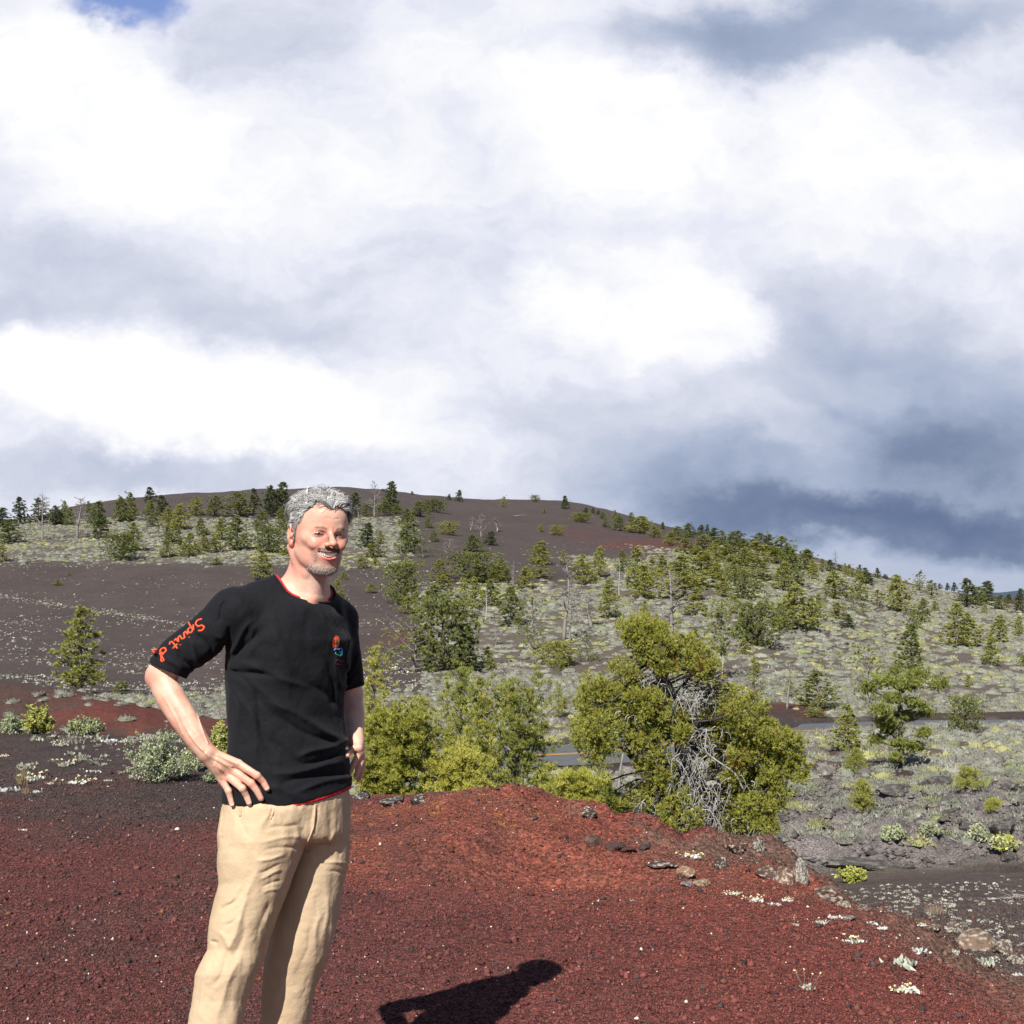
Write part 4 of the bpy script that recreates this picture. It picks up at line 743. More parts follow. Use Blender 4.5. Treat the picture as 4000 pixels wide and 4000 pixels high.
def grass(seed, u, v, wpx, hpx, label, col):
    rng = np.random.default_rng(seed); p = ground_at(u, v); d = p[1]; w, h = wpx/F*d, hpx/F*d; n = 110; C = np.stack([rng.normal(size=n)*w*.18, rng.normal(size=n)*w*.14, np.zeros(n)], 1); D = np.stack([rng.normal(size=n)*.28, rng.normal(size=n)*.28, np.ones(n)], 1); D /= np.linalg.norm(D, axis=1)[:, None]
    V, T = blades(C, D, h*rng.uniform(.4, 1.1, n), np.full(n, w*.03), rng); m, _, _ = flat_mat('dry_grass', col, .8, .2); o = mesh_np('grass_tuft', V, tri=T, mat=m); o.location = p; props(o, label, 'grass tuft', 'dry grass tufts')
grass(1, *c5(170, 900), 100*s5, 160*s5, 'dry straw-coloured grass tuft at left beside the white flowers', (.30, .24, .13)); grass(2, *c5(550, 590), 190*s5, 90*s5, 'wide grey dry grass tuft left of the leafy shrub, near the berm', (.28, .25, .21)); grass(3, *c5(195, 965), 60*s5, 60*s5, 'small orange dry tuft below the straw-coloured one', (.32, .22, .13)); grass(4, *c4(1560, 720), 120*s4, 50*s4, 'thin dry grass along the right rim', (.26, .2, .14))
# ------------------------------------------------------------------ leafy shrubs
def shrub(seed, u, v, wpx, hpx, cols, label, dens=1.0, leaf=.010, name='shrub', dmin=2.0, dist=None):
    rng = np.random.default_rng(seed); p = ground_at(u, v, dmin)
    if dist: p = np.array([(u-512)/F*dist, dist, 0.0]); p[2] = float(terr(p[:1], p[1:2])[0]); hpx = hpx+(HY+(CZ-p[2])/dist*F-v)
    d = p[1]; w, h = wpx/F*d, hpx/F*d; rt = empty(name, p, 0, label, 'shrub', 'leafy shrubs around the mound'); wd = Acc(); a = Acc()
    nb = int(46*dens); C = []; D = []
    for b in range(nb):
        an = rng.uniform(0, 6.28); rr = w*.5*rng.uniform(.15, 1.0); z = h*math.sqrt(max(.02, 1-(rr/(w*.53))**2))*rng.uniform(.45, 1.08); tip = np.array([math.cos(an)*rr, math.sin(an)*rr*.8, z]); P = limb(wd, (rng.normal()*w*.04, rng.normal()*w*.04, 0), tip, w*.008, w*.002, rng, .14, 6, 4)
        for _ in range(3): j = rng.integers(2, 6); q = P[j]; q2 = q+rvec(rng, 1)[0]*w*.12+[0, 0, w*.04]; P2 = limb(wd, q, q2, w*.003, w*.001, rng, .1, 4, 3); k = 16; s = rng.random(k); C.append(q+(q2-q)*s[:, None]+rng.normal(size=(k, 3))*w*.014)
        k = 34; s = rng.uniform(.35, 1, k); C.append(np.stack([np.interp(s*5, range(6), P[:, i]) for i in range(3)], 1)+rng.normal(size=(k, 3))*w*.02)
    C = np.vstack(C); C = C[C[:, 2] > 0]; n = len(C); D = rvec(rng, n)+[0, 0, .5]; D /= np.linalg.norm(D, axis=1)[:, None]; S = np.cross(D, rvec(rng, n)); S /= np.maximum(np.linalg.norm(S, axis=1), 1e-6)[:, None]; L = leaf*rng.uniform(.7, 1.4, n)[:, None]
    V = np.stack([C, C+D*L*.5+S*L*.38, C+D*L, C+D*L*.5-S*L*.38], 1).reshape(-1, 3); ci = rng.integers(len(cols), size=n); c = np.repeat(np.array(cols)[ci]*rng.uniform(.75, 1.2, (n, 1)), 4, 0)
    mesh_np('leaves', V, quad=np.arange(4*n).reshape(-1, 4), mat=M_VC, parent=rt, cols=c); wd.build('twigs', M_DEAD, rt); return rt
GRN = [(.29, .34, .18), (.37, .41, .26), (.46, .48, .36), (.22, .29, .11)]; YEL = [(.42, .43, .09), (.52, .50, .13), (.31, .35, .08)]; SAG = [(.36, .39, .26), (.45, .46, .34), (.31, .35, .19)]
shrub(1, *c5(1210, 880), 540*s5, 385*s5, GRN, 'large silvery green leafy shrub just left of the man', 1.9, .016)
shrub(2, *c5(1470, 800), 250*s5, 260*s5, GRN+YEL[:1], 'leafy shrub half hidden behind the forearm', .8, .016)
shrub(3, *c5(1620, 890), 160*s5, 110*s5, GRN, 'low leafy sprig between the shrub and the hand', .5, .014)
shrub(4, *c5(275, 478), 270*s5, 170*s5, YEL, 'bright yellow-green shrub in front of the red berm', 1.7, .024, dist=15.6)
shrub(5, *c5(90, 480), 220*s5, 105*s5, SAG+GRN[:1], 'pale green low shrub at the left edge', 1.5, .024, dist=15.6)
shrub(6, *c5(640, 508), 320*s5, 95*s5, SAG+YEL[:1], 'flat pale green shrub beside the dark road line', 1.5, .024, dist=15.6)
shrub(7, *c5(1660, 650), 160*s5, 230*s5, YEL+GRN[:1], 'yellow-green shrub between forearm and black shirt', 1.4, .022, dist=14.5)
shrub(8, *c4(1215, 588), 130*s4, 62*s4, YEL, 'low bright yellow-green shrub on the cinder flat', .9, .03, dmin=10)
shrub(9, *c4(1745, 420), 90*s4, 60*s4, SAG, 'round grey-green bush left of the black lava boulder', .7, .05, dmin=13)
shrub(10, *c4(1385, 410), 120*s4, 60*s4, SAG+GRN, 'grey-green bush on the lava field, left of centre', .7, .05, dmin=13)
shrub(11, *c4(1530, 395), 90*s4, 50*s4, SAG, 'small grey sage bush among the lava ledges', .7, .05, dmin=13)
shrub(12, *c4(1850, 460), 150*s4, 50*s4, SAG+YEL, 'yellowish bush below the black lava boulder', .7, .05, dmin=13)
# ------------------------------------------------------------------ the near pines
M_NB = leaf_mat('near_needles_bright', (.235, .250, .042), (.410, .405, .062), (.600, .550, .120), tr=.3)
M_NG = leaf_mat('near_needles_green', (.140, .175, .036), (.250, .275, .052), (.380, .385, .090), tr=.3)
M_OR = leaf_mat('dead_needles', (.20, .055, .02), (.32, .10, .03), (.42, .17, .05), tr=.2)
def near_pine(seed, u, vb, vt, wpx, d, shape, detail, mat, label, name='pine_tree', per=12, gap=.14, base=.03, orange=0.0, bark=None, tl=.05, lean=0):
    x = (u-512)/F*d; zt = CZ-(vt-HY)/F*d; zb = float(terr(np.array([x]), np.array([d]))[0]); zv = CZ-(vb-HY)/F*d; h = zt-zb; w = wpx/F*d/h*1.3
    wood, C, D, rng = conifer(seed, w, detail, shape, gap, base, lean=lean, clump=8 if d < 19 else 6, cs=(.042 if d < 19 else .06)/h); rt = empty(name, (x, d, zb), 0, label, 'tree', 'pines behind the red mound'); rt.scale = (h, h, h)
    o = bpy.data.objects.new('crown', leaf_mesh('crown', C, D, rng, per, tl/h, .0085/h, mat, .75)); link(o); o.parent = rt; o2 = bpy.data.objects.new('trunk', wood_mesh('trunk', wood, bark or M_BARK)); link(o2); o2.parent = rt
    if orange: k = rng.random(len(C)) < orange; o3 = bpy.data.objects.new('dead_needles', leaf_mesh('dead_needles', C[k], D[k], rng, 8, tl*.8/h, .008/h, M_OR, .9)); link(o3); o3.parent = rt
    return rt
def nD(x, yb, yt, w): u, vb, s = cD(x, yb); _, vt, _ = cD(x, yt); return u, vb, vt, w*s
near_pine(1, *nD(60, 400, 45, 160), 21, 'cone', 2400, M_NB, 'tall yellowish pine with rusty tips right of the man', orange=.10, tl=.06)
near_pine(2, *nD(435, 430, 118, 190), 24, 'cone', 2800, M_NG, 'full green pine behind the sparse grey-trunked one', tl=.065)
near_pine(3, *nD(130, 668, 318, 280), 14.6, 'round', 7500, M_NB, 'bright bushy pine beside the far hand', base=.01)
near_pine(4, *nD(655, 665, 195, 340), 15.5, 'umbrella', 4200, M_NG, 'tall open pine with pale forked trunk behind the orange hump', gap=.19, base=.14, orange=.06, bark=M_DEAD)
near_pine(5, *nD(540, 650, 230, 200), 17.5, 'cone', 3800, M_NB, 'loose yellow-green pine left of the forked-trunk pine', gap=.17, orange=.04)
near_pine(6, *nD(430, 655, 480, 170), 14.0, 'round', 3800, M_NB, 'low bushy pine behind the left end of the orange hump', base=.0)
near_pine(7, *nD(930, 720, 580, 210), 13.6, 'round', 4200, M_NB, 'low yellow pine between orange hump and big pine', base=.0)
near_pine(8, *nD(1050, 720, 600, 110), 15.0, 'round', 900, M_NG, 'small dark green pine touching the big pine on its left', base=.0)
near_pine(9, *nD(915, 590, 528, 48), 30, 'cone', 260, M_NG, 'tiny pine sapling beside the road', tl=.06, per=9)
near_pine(10, *nD(335, 600, 500, 90), 16.5, 'round', 700, M_NG, 'small green pine between the bushy pine and the dead one', base=.0)
near_pine(11, *nD(1000, 560, 480, 120), 36, 'round', 420, M_NB, 'rounded yellow shrub-like pine just beyond the road line', tl=.09, per=9, base=0)
near_pine(12, *nD(760, 700, 560, 130), 15.2, 'round', 700, M_NG, 'dark low pine at the right of the forked trunk', base=.0)
for sd, (x, yb, yt, w, lab) in enumerate([(840, 325, 185, 62, 'neat conical pine alone in the sage left of the big pine'), (270, 300, 245, 80, 'low spreading pine in the sage behind the bright bushy pine'), (1090, 200, 70, 90, 'loose pine at the upper left of the big pine'), (840, 130, 60, 60, 'small pine above the neat conical pine')]):
    u, vb, vt, w_ = nD(x, yb, yt, w); p = ground_at(u, vb, 30); near_pine(30+sd, u, vb, vt, w_, p[1], 'cone', 420, M_YG, lab, per=9, tl=.13)
def near_snag(seed, u, vt, wpx, d, label, mat=None, br=34):
    x = (u-512)/F*d; zb = float(terr(np.array([x]), np.array([d]))[0]); h = CZ-(vt-HY)/F*d-zb; me, _, _ = snag_proto(seed, False, wpx/F*d/h*1.2, br); rt = empty('dead_tree', (x, d, zb), 0, label, 'dead tree', 'dead trees behind the red mound'); rt.scale = (h, h, h); o = bpy.data.objects.new('branches', me); link(o); o.parent = rt
u, vt, s = cD(690, 130); near_snag(50, u, vt, 130*s, 22, 'bare grey dead tree with curling branches behind the open pine')
u, vt, s = cD(325, 385); near_snag(51, u, vt, 100*s, 16, 'short dark broken snag right of the bright bushy pine')
u, vt, s = cD(1060, 470); near_snag(52, u, vt, 60*s, 18, 'thin bare sapling under the left limb of the big pine', br=14)
# plain pines on the right
def pads_tree(u, v, vt, wpx, label):
    """open-grown pine carrying its needles in separate pads"""
    rng = np.random.default_rng(9); p = ground_at(u, v, 25); d = p[1]; k = d/F; rt = empty('pine_tree', p, 0, label, 'tree', 'pines on the sage plain'); wd = Acc(); H = (v-vt)*k; tk = limb(wd, (0, 0, -.1), (-.02*H, 0, H), .035*H, .006*H, rng, .03, 9, 7); C = []; D = []
    for (x, y, rx, ry) in [(-.02, .97, .10, .05), (.22, .93, .22, .07), (-.22, .88, .25, .06), (.0, .86, .25, .06), (.38, .86, .16, .06), (-.40, .80, .14, .05), (-.15, .70, .20, .05), (.12, .66, .18, .05), (-.34, .60, .18, .06), (.33, .55, .14, .04), (.05, .52, .2, .05), (-.22, .46, .2, .06), (-.10, .36, .16, .05), (.24, .36, .12, .05), (-.30, .28, .13, .05), (.0, .24, .18, .05), (.18, .20, .16, .05), (-.12, .12, .12, .04)]:
        w = wpx*k; c = np.array([x*w, rng.uniform(-.28, .28)*w, y*H]); limb(wd, (0, 0, max(.05, y*H-.10*H)), c, .012*H, .004*H, rng, .12, 6, 5); n = int(900*rx*(1+ry*6)); C.append(c+rng.normal(size=(n, 3))*[rx*w*.36, rx*w*.32, ry*H*.50]); D.append(np.tile([0, 0, .6], (n, 1))+rng.normal(size=(n, 3))*.5)
    C, D = np.vstack(C), np.vstack(D); V, T = tufts(C, D, 9, np.full(len(C), .13), np.full(len(C), .028), rng); mesh_np('crown', V, tri=T, mat=M_NG, parent=rt); wd.build('trunk', M_BARK, rt)
pads_tree(*cC(1318, 1288)[:2], cC(1318, 790)[1], 400/1.288/3.90625, 'large open pine with layered pads standing on the sage plain at right')
for sd, (x, yb, yt, w, lab) in enumerate([(1230, 132, 30, 78, 'small conical pine on the plain, left of the large open pine'), (1250, 290, 165, 90, 'thin ragged sapling below the small conical pine'), (1690, 215, 110, 110, 'pale green sapling among the lava at right'), (1800, 290, 250, 40, 'tiny dark sapling at the right edge of the lava')]):
    u, vb = c4(x, yb); _, vt = c4(x, yt); p = ground_at(u, vb, 14); near_pine(60+sd, u, vb, vt, w*s4, p[1], 'cone', 420, M_NG if sd == 0 else M_YG, lab, per=9, tl=.07, gap=.1 if sd else 0)
# ------------------------------------------------------------------ the big gnarled pine
M_SILV = bark_mat('silver_twigs', (.25, .24, .225), (.50, .485, .46))
def gnarled():
    rng = np.random.default_rng(5); d0 = 15.5; k = d0/F
    def c6(x, y, dd=0.0): u = (2200+x/1.932)/3.90625; v = (2400+y/1.932)/3.90625; return P3(u, v, d0)+np.array([0, dd, 0])
    m6 = 1/1.932/3.90625*k
    b = c6(1000, 1720); zb = float(terr(b[:1], b[1:2])[0]); rt = empty('gnarled_pine', (b[0], b[1], zb), 0, 'big gnarled pine with tangled silver branches rising behind the red mound', 'tree', None); o_ = np.array([b[0], b[1], zb])
    wd = Acc(); dk = Acc(); base = np.array([b[0], b[1], zb-.1])
    main = [base, c6(1010, 1450, .05), c6(930, 1150, .1), c6(900, 850, .1), c6(820, 560, .05), c6(720, 380, 0), c6(640, 220, 0)]
    def poly(acc, pts, r0, r1, sides=7):
        P = dense(pts, 6); P = P+np.cumsum(rng.normal(size=P.shape)*.004, 0)*.6; V, q, t = tube(P, np.linspace(r0, r1, len(P)), sides); acc.add(V, q, t); return P
    spine = poly(dk, main, .13, .025); poly(dk, [base+[.1, .1, 0], c6(1150, 1400, .2), c6(1300, 1180, .25), c6(1450, 1050, .2)], .08, .02); poly(dk, [c6(930, 1300, .1), c6(700, 1150, .0), c6(560, 1100, -.05), c6(420, 980, -.1), c6(330, 930, -.1)], .07, .02)
    poly(dk, [c6(640, 400, 0), c6(570, 260, -.05), c6(480, 130, -.05)], .03, .012); poly(dk, [base, c6(760, 1500, -.1), c6(700, 1300, -.1), c6(690, 1100, -.05)], .07, .03); poly(dk, [c6(900, 850, .1), c6(1150, 800, .1), c6(1330, 760, .1)], .05, .02); poly(dk, [c6(900, 900, .1), c6(600, 800, .05), c6(350, 740, 0)], .05, .02)
    poly(dk, [base-[.1, .2, 0], c6(640, 1560, -.2), c6(480, 1500, -.25)], .04, .02); poly(wd, [c6(1330, 1300, -.3), c6(1260, 1180, -.35), c6(1040, 1000, -.35), c6(1050, 850, -.35), c6(1030, 860, -.3)], .012, .006)
    B = [(600, 130, 150, 110), (700, 250, 140, 130), (830, 290, 90, 90), (980, 320, 140, 120), (520, 120, 60, 60), (1060, 400, 70, 60), (900, 250, 80, 70), (690, 130, 80, 60), (760, 390, 90, 50), (600, 270, 60, 60),
         (250, 560, 110, 90), (330, 690, 190, 130), (500, 650, 150, 110), (250, 850, 160, 130), (200, 960, 110, 110), (650, 700, 120, 90), (600, 820, 130, 100), (780, 800, 140, 100), (850, 880, 80, 60), (420, 820, 130, 90), (150, 700, 60, 60), (560, 600, 90, 60), (340, 1000, 70, 50), (650, 950, 110, 90), (540, 930, 80, 70),
         (1250, 560, 70, 26), (1300, 720, 160, 110), (1180, 800, 110, 80), (1380, 660, 100, 60), (1400, 850, 130, 90), (1580, 900, 110, 80), (1680, 1000, 110, 120), (1500, 1050, 200, 120), (1600, 1200, 180, 130), (1380, 1150, 130, 120), (1700, 1130, 90, 100), (1450, 1280, 150, 80), (1540, 960, 110, 80), (1290, 900, 110, 80), (1300, 1050, 90, 80), (1360, 980, 100, 80), (1600, 1330, 80, 50),
         (700, 1150, 120, 120), (720, 1280, 120, 90), (860, 1500, 140, 160), (760, 1600, 110, 90), (460, 1520, 120, 80), (570, 1590, 90, 60), (420, 1430, 80, 50), (1370, 1480, 100, 140), (1520, 1600, 90, 70), (1180, 1650, 80, 50), (950, 1380, 80, 100), (820, 1380, 100, 80), (1290, 1420, 80, 80), (1480, 1500, 80, 60), (480, 430, 90, 60), (700, 640, 90, 70), (860, 740, 90, 60), (1110, 440, 80, 50), (1190, 930, 70, 70), (1150, 1040, 70, 60), (1250, 1230, 70, 60), (930, 1540, 70, 70), (1090, 1380, 50, 50), (1110, 1590, 60, 50), (600, 1400, 80, 60), (340, 1500, 90, 60), (250, 1400, 110, 60), (1430, 1400, 100, 80), (1570, 1430, 60, 50), (880, 1640, 100, 60), (1250, 1560, 60, 60), (760, 1450, 70, 80), (660, 1640, 70, 40), (1330, 1650, 90, 40)]
    C = []; D = []; CO = []
    for (x, y, rx, ry) in B:
        for back in (0, 1):
            dd = rng.uniform(-.45, .05) if not back else rng.uniform(.25, .85); rd = (rx+ry)/2
            if x > 860 and x < 1240 and y > 480 and not back: dd = rng.uniform(.1, .3)
            c = c6(x, y, dd); n = int(rx*ry*(.0042 if not back else .0022))+4; v = rvec(rng, n)*rng.uniform(.3, 1.12, (n, 1))**.6; v = v*[rx*m6*1.12, rd*m6*1.15, ry*m6*1.12]; out_ = rng.random(n) < .13; v[out_] *= rng.uniform(1.15, 1.5, (out_.sum(), 1)); pw_ = c+v; keep = vnoise(pw_[:, 0]*6.5+3, pw_[:, 2]*6.5+pw_[:, 1]*5, 14)+.25*(v[:, 2] > 0) > .34; v = v[keep]; n = len(v); of = rvec(rng, n*9)*np.repeat(rng.uniform(.030, .062, n), 9)[:, None]*rng.uniform(.6, 1, (n*9, 1)); v = np.repeat(v, 9, 0)+of
            C.append(c+v); D.append(of/.045*.9+v/(rd*m6)*.25+[0, -.1, .35])
            j = int(np.argmin(((spine-c)**2).sum(1))); limb(dk, spine[j], c, .016, .006, rng, .14, 7, 5)
            for _ in range(7): q = c+rvec(rng, 1)[0]*rd*m6*.9; limb(dk, c, q, .006, .002, rng, .15, 4, 4)
    C = np.vstack(C); D = np.vstack(D); D /= np.linalg.norm(D, axis=1)[:, None]
    dark = np.repeat(rng.random(len(C)//9+1), 9)[:len(C)] < .20; orr = (rng.random(len(C)) < .012+.16*np.exp(-(((C[:, 0]-c6(1000, 0)[0])/.35)**2+((C[:, 2]-c6(0, 520)[2])/.35)**2))); orr |= (rng.random(len(C)) < .28*np.exp(-(((C[:, 0]-c6(1260, 0)[0])/.10)**2+((C[:, 2]-c6(0, 1090)[2])/.08)**2)))
    for nm, sel, mat, per in (('needles', ~dark & ~orr, M_NB, 11), ('green_needles', dark & ~orr, M_NG, 11), ('dead_needles', orr, M_OR, 12)):
        n = sel.sum(); V, T = tufts(C[sel], D[sel], per, np.full(n, .046), np.full(n, .0085), rng, .55); mesh_np('crown' if nm == 'needles' else nm, V-o_, tri=T, mat=mat, parent=rt)
    # drooping silver twigs in the bare middle
    def droop(x, y, n, sx, sy, L0, L1):
        n = max(5, int(n*.72))
        for _ in range(n):
            p = c6(x+rng.normal()*sx, y+rng.normal()*sy, rng.uniform(-.40, .05)); L = rng.uniform(L0, L1)*m6; K = 8; t = np.linspace(0, 1, K); sd = rng.choice([-1, 1]); a = rng.uniform(.2, .9)*sd
            P = p+np.stack([np.sin(t*rng.uniform(2, 4)+rng.uniform(0, 2))*L*.22*sd+t*L*.2*a, (rng.random()-.5)*L*t*.5, -L*t*rng.uniform(.6, 1.0)+L*.25*np.sin(t*3)], 1); P += np.cumsum(rng.normal(size=P.shape)*L*.018, 0); V, q, T = tube(P, np.linspace(rng.uniform(.004, .008), .0022, K), 5); wd.add(V, q, T)
    droop(640, 480, 26, 45, 40, 60, 170); droop(830, 600, 60, 70, 70, 80, 260); droop(1000, 560, 50, 90, 60, 60, 220); droop(760, 1020, 36, 70, 60, 80, 230); droop(900, 1050, 70, 60, 100, 80, 280); droop(1030, 1250, 110, 100, 170, 80, 300); droop(1080, 1500, 90, 110, 110, 80, 260); droop(920, 1300, 50, 60, 120, 80, 240); droop(370, 860, 10, 20, 30, 60, 160); droop(1060, 940, 30, 50, 60, 80, 200); droop(1400, 1560, 22, 60, 60, 60, 160); droop(600, 1480, 26, 70, 60, 60, 150); droop(890, 240, 12, 25, 30, 60, 160); droop(330, 700, 10, 90, 60, 60, 150); droop(520, 760, 12, 80, 60, 60, 150); droop(1300, 800, 14, 90, 80, 60, 160); droop(1450, 1050, 14, 90, 80, 60, 160); droop(1600, 1100, 8, 60, 60, 60, 140); droop(760, 1300, 16, 70, 120, 60, 160); droop(440, 1540, 10, 80, 40, 60, 120); droop(1300, 1250, 18, 60, 120, 60, 180)
    for _ in range(90): p = c6(rng.uniform(900, 1130), rng.uniform(460, 700), rng.uniform(-.2, .3)); q = p+np.array([rng.uniform(.05, .36), rng.uniform(-.1, .1), rng.uniform(-.12, .10)]); limb(dk, p, q, .006, .002, rng, .2, 6, 4)
    props(wd.build('silver_twigs', M_SILV, rt, xf=lambda V: V-o_), kind='stuff'); dk.build('trunk', M_DKW, rt, xf=lambda V: V-o_)
gnarled()
def sticks(u, v, wpx, label, seed, n=14):
    rng = np.random.default_rng(seed); p = ground_at(u, v, 9); d = p[1]; w = wpx/F*d; a = Acc(); hub = limb(a, (-w*.45, 0, .03*w), (w*.5, .05*w, .10*w), .014*w, .007*w, rng, .04, 7, 6)
    for i in range(n): j = rng.integers(1, 7); q = hub[j]; limb(a, q, q+np.array([rng.uniform(-.5, .5), rng.uniform(-.25, .25), rng.uniform(-.06, .16)])*w, .008*w, .003*w, rng, .08, 5, 5)
    o = a.build('dead_branch', M_PALE, None); o.location = p; props(o, label, 'dead branch', 'fallen dead wood')
sticks(*c4(1870, 665), 200*s4, 'pale dead branches lying on the cinder flat at the right edge', 3); sticks(*cC(340, 580)[:2], 70/1.288/3.9, 'bleached log lying in the sage behind the antler snag', 4, 5); sticks(*cA(625, 515)[:2], 60/1.61/3.9, 'grey fallen log on the sage slope left of the man', 5, 6)
sticks(*cC(735, 1120)[:2], 120/1.288/3.9, 'grey fallen branches at the right side of the big pine', 6, 12); sticks(*cB(1000, 300)[:2], 60/1.38/3.9, 'pale fallen wood on the upper cinder hill', 7, 3)
# ------------------------------------------------------------------ implicit surfaces -> meshes
def smin(a, b, k):
    if k <= 0: return np.minimum(a, b)
    h = np.clip(.5+.5*(b-a)/k, 0, 1); return b+(a-b)*h-k*h*(1-h)
def smax(a, b, k): return -smin(-a, -b, k)
def rc(a, b, ra, rb):
    a = np.array(a, float); b = np.array(b, float); ba = b-a; l2 = float(ba@ba)
    def f(p):
        t = np.clip(((p-a)@ba)/l2, 0, 1); return np.linalg.norm(p-a-t[:, None]*ba, axis=1)-(ra+(rb-ra)*t)
    m = max(ra, rb); f.lo = np.minimum(a, b)-m; f.hi = np.maximum(a, b)+m; return f
def ell(c, r, M=None):
    c = np.array(c, float); r = np.array(r, float)
    def f(p):
        q = p-c
        if M is not None: q = q@M
        k0 = np.linalg.norm(q/r, axis=1); k1 = np.linalg.norm(q/(r*r), axis=1)
        return np.where(k1 > 1e-9, k0*(k0-1)/np.maximum(k1, 1e-9), -r.min())
    f.lo = c-r.max(); f.hi = c+r.max(); return f
def chain(pts, rad, k=.0):
    fs = [rc(pts[i], pts[i+1], rad[i], rad[i+1]) for i in range(len(pts)-1)]
    def f(p):
        d = fs[0](p)
        for g in fs[1:]: d = smin(d, g(p), k)
        return d
    f.lo = np.min([g.lo for g in fs], 0); f.hi = np.max([g.hi for g in fs], 0); return f
class Sdf:
    def __init__(s): s.ops = []; s.post = None
    def add(s, f, k=.01): s.ops.append((f, k, 0)); return s
    def sub(s, f, k=.005): s.ops.append((f, k, 1)); return s
    def __call__(s, p):
        d = np.full(len(p), 1.0)
        for f, k, op in s.ops:
            mg = .05+k; sel = np.all((p > f.lo-mg) & (p < f.hi+mg), axis=1)
            if not sel.any(): continue
            v = f(p[sel])
            d[sel] = smin(d[sel], v, k) if op == 0 else smax(d[sel], -v, k)
        if s.post is not None: d = s.post(p, d)
        return d
def surface(sdf, lo, hi, h):
    lo = np.array(lo, float); B = 8; n = (np.ceil((np.array(hi)-lo)/h/B).astype(int))*B; nb = n//B
    g = np.stack(np.meshgrid(*[np.arange(k) for k in nb], indexing='ij'), -1).reshape(-1, 3)
    cen = lo+(g*B+B/2)*h; dc = sdf(cen); R_ = B*h*.87+.012
    A = np.where(np.repeat(np.repeat(np.repeat(dc.reshape(nb), B, 0), B, 1), B, 2) < 0, -1.0, 1.0).astype(np.float32)
    A = np.pad(A, ((0, 1),)*3, mode='edge')
    act = g[np.abs(dc) < R_]; o = np.stack(np.meshgrid(*[np.arange(B+1)]*3, indexing='ij'), -1).reshape(-1, 3)
    for s in range(0, len(act), 400):
        I = (act[s:s+400, None, :]*B+o[None]).reshape(-1, 3); v = sdf(lo+I*h); A[I[:, 0], I[:, 1], I[:, 2]] = v
    S = A < 0; nx, ny, nz = A.shape
    c = np.zeros((nx-1, ny-1, nz-1), np.uint8)
    for i in (0, 1):
        for j in (0, 1):
            for k in (0, 1): c += S[i:nx-1+i, j:ny-1+j, k:nz-1+k]
    cells = np.argwhere((c > 0) & (c < 8)); vid = np.full((nx-1, ny-1, nz-1), -1, np.int32); vid[tuple(cells.T)] = np.arange(len(cells))
    acc = np.zeros((len(cells), 3)); cnt = np.zeros(len(cells))
    cor = [(i, j, k) for i in (0, 1) for j in (0, 1) for k in (0, 1)]; val = {q: A[cells[:, 0]+q[0], cells[:, 1]+q[1], cells[:, 2]+q[2]] for q in cor}
    for a in cor:
        for ax in range(3):
            if a[ax] == 0:
                b = list(a); b[ax] = 1; b = tuple(b); va, vb = val[a], val[b]; m = (va < 0) != (vb < 0)
                t = np.where(m, va/np.where(m, va-vb, 1), 0); pt = np.tile(np.array(a, float), (len(cells), 1)); pt[:, ax] = t
                acc += pt*m[:, None]; cnt += m
    V = lo+(cells+acc/np.maximum(cnt, 1)[:, None])*h
    Qs = []
    for ax in range(3):
        sl0 = [slice(None)]*3; sl1 = [slice(None)]*3; sl0[ax] = slice(0, -1); sl1[ax] = slice(1, None)
        e = np.argwhere(S[tuple(sl0)] != S[tuple(sl1)]); b, c_ = [(1, 2), (2, 0), (0, 1)][ax]
        ok = (e[:, b] > 0) & (e[:, c_] > 0) & (e[:, b] < A.shape[b]-1) & (e[:, c_] < A.shape[c_]-1); e = e[ok]
        def at(db, dc_):
            q = e.copy(); q[:, b] += db; q[:, c_] += dc_; return vid[q[:, 0], q[:, 1], q[:, 2]]
        q = np.stack([at(-1, -1), at(0, -1), at(0, 0), at(-1, 0)], 1); fl = S[e[:, 0], e[:, 1], e[:, 2]]
        q[~fl] = q[~fl][:, ::-1]; Qs.append(q)
    Q = np.vstack(Qs); Q = Q[(Q >= 0).all(1)]
    return V, Q
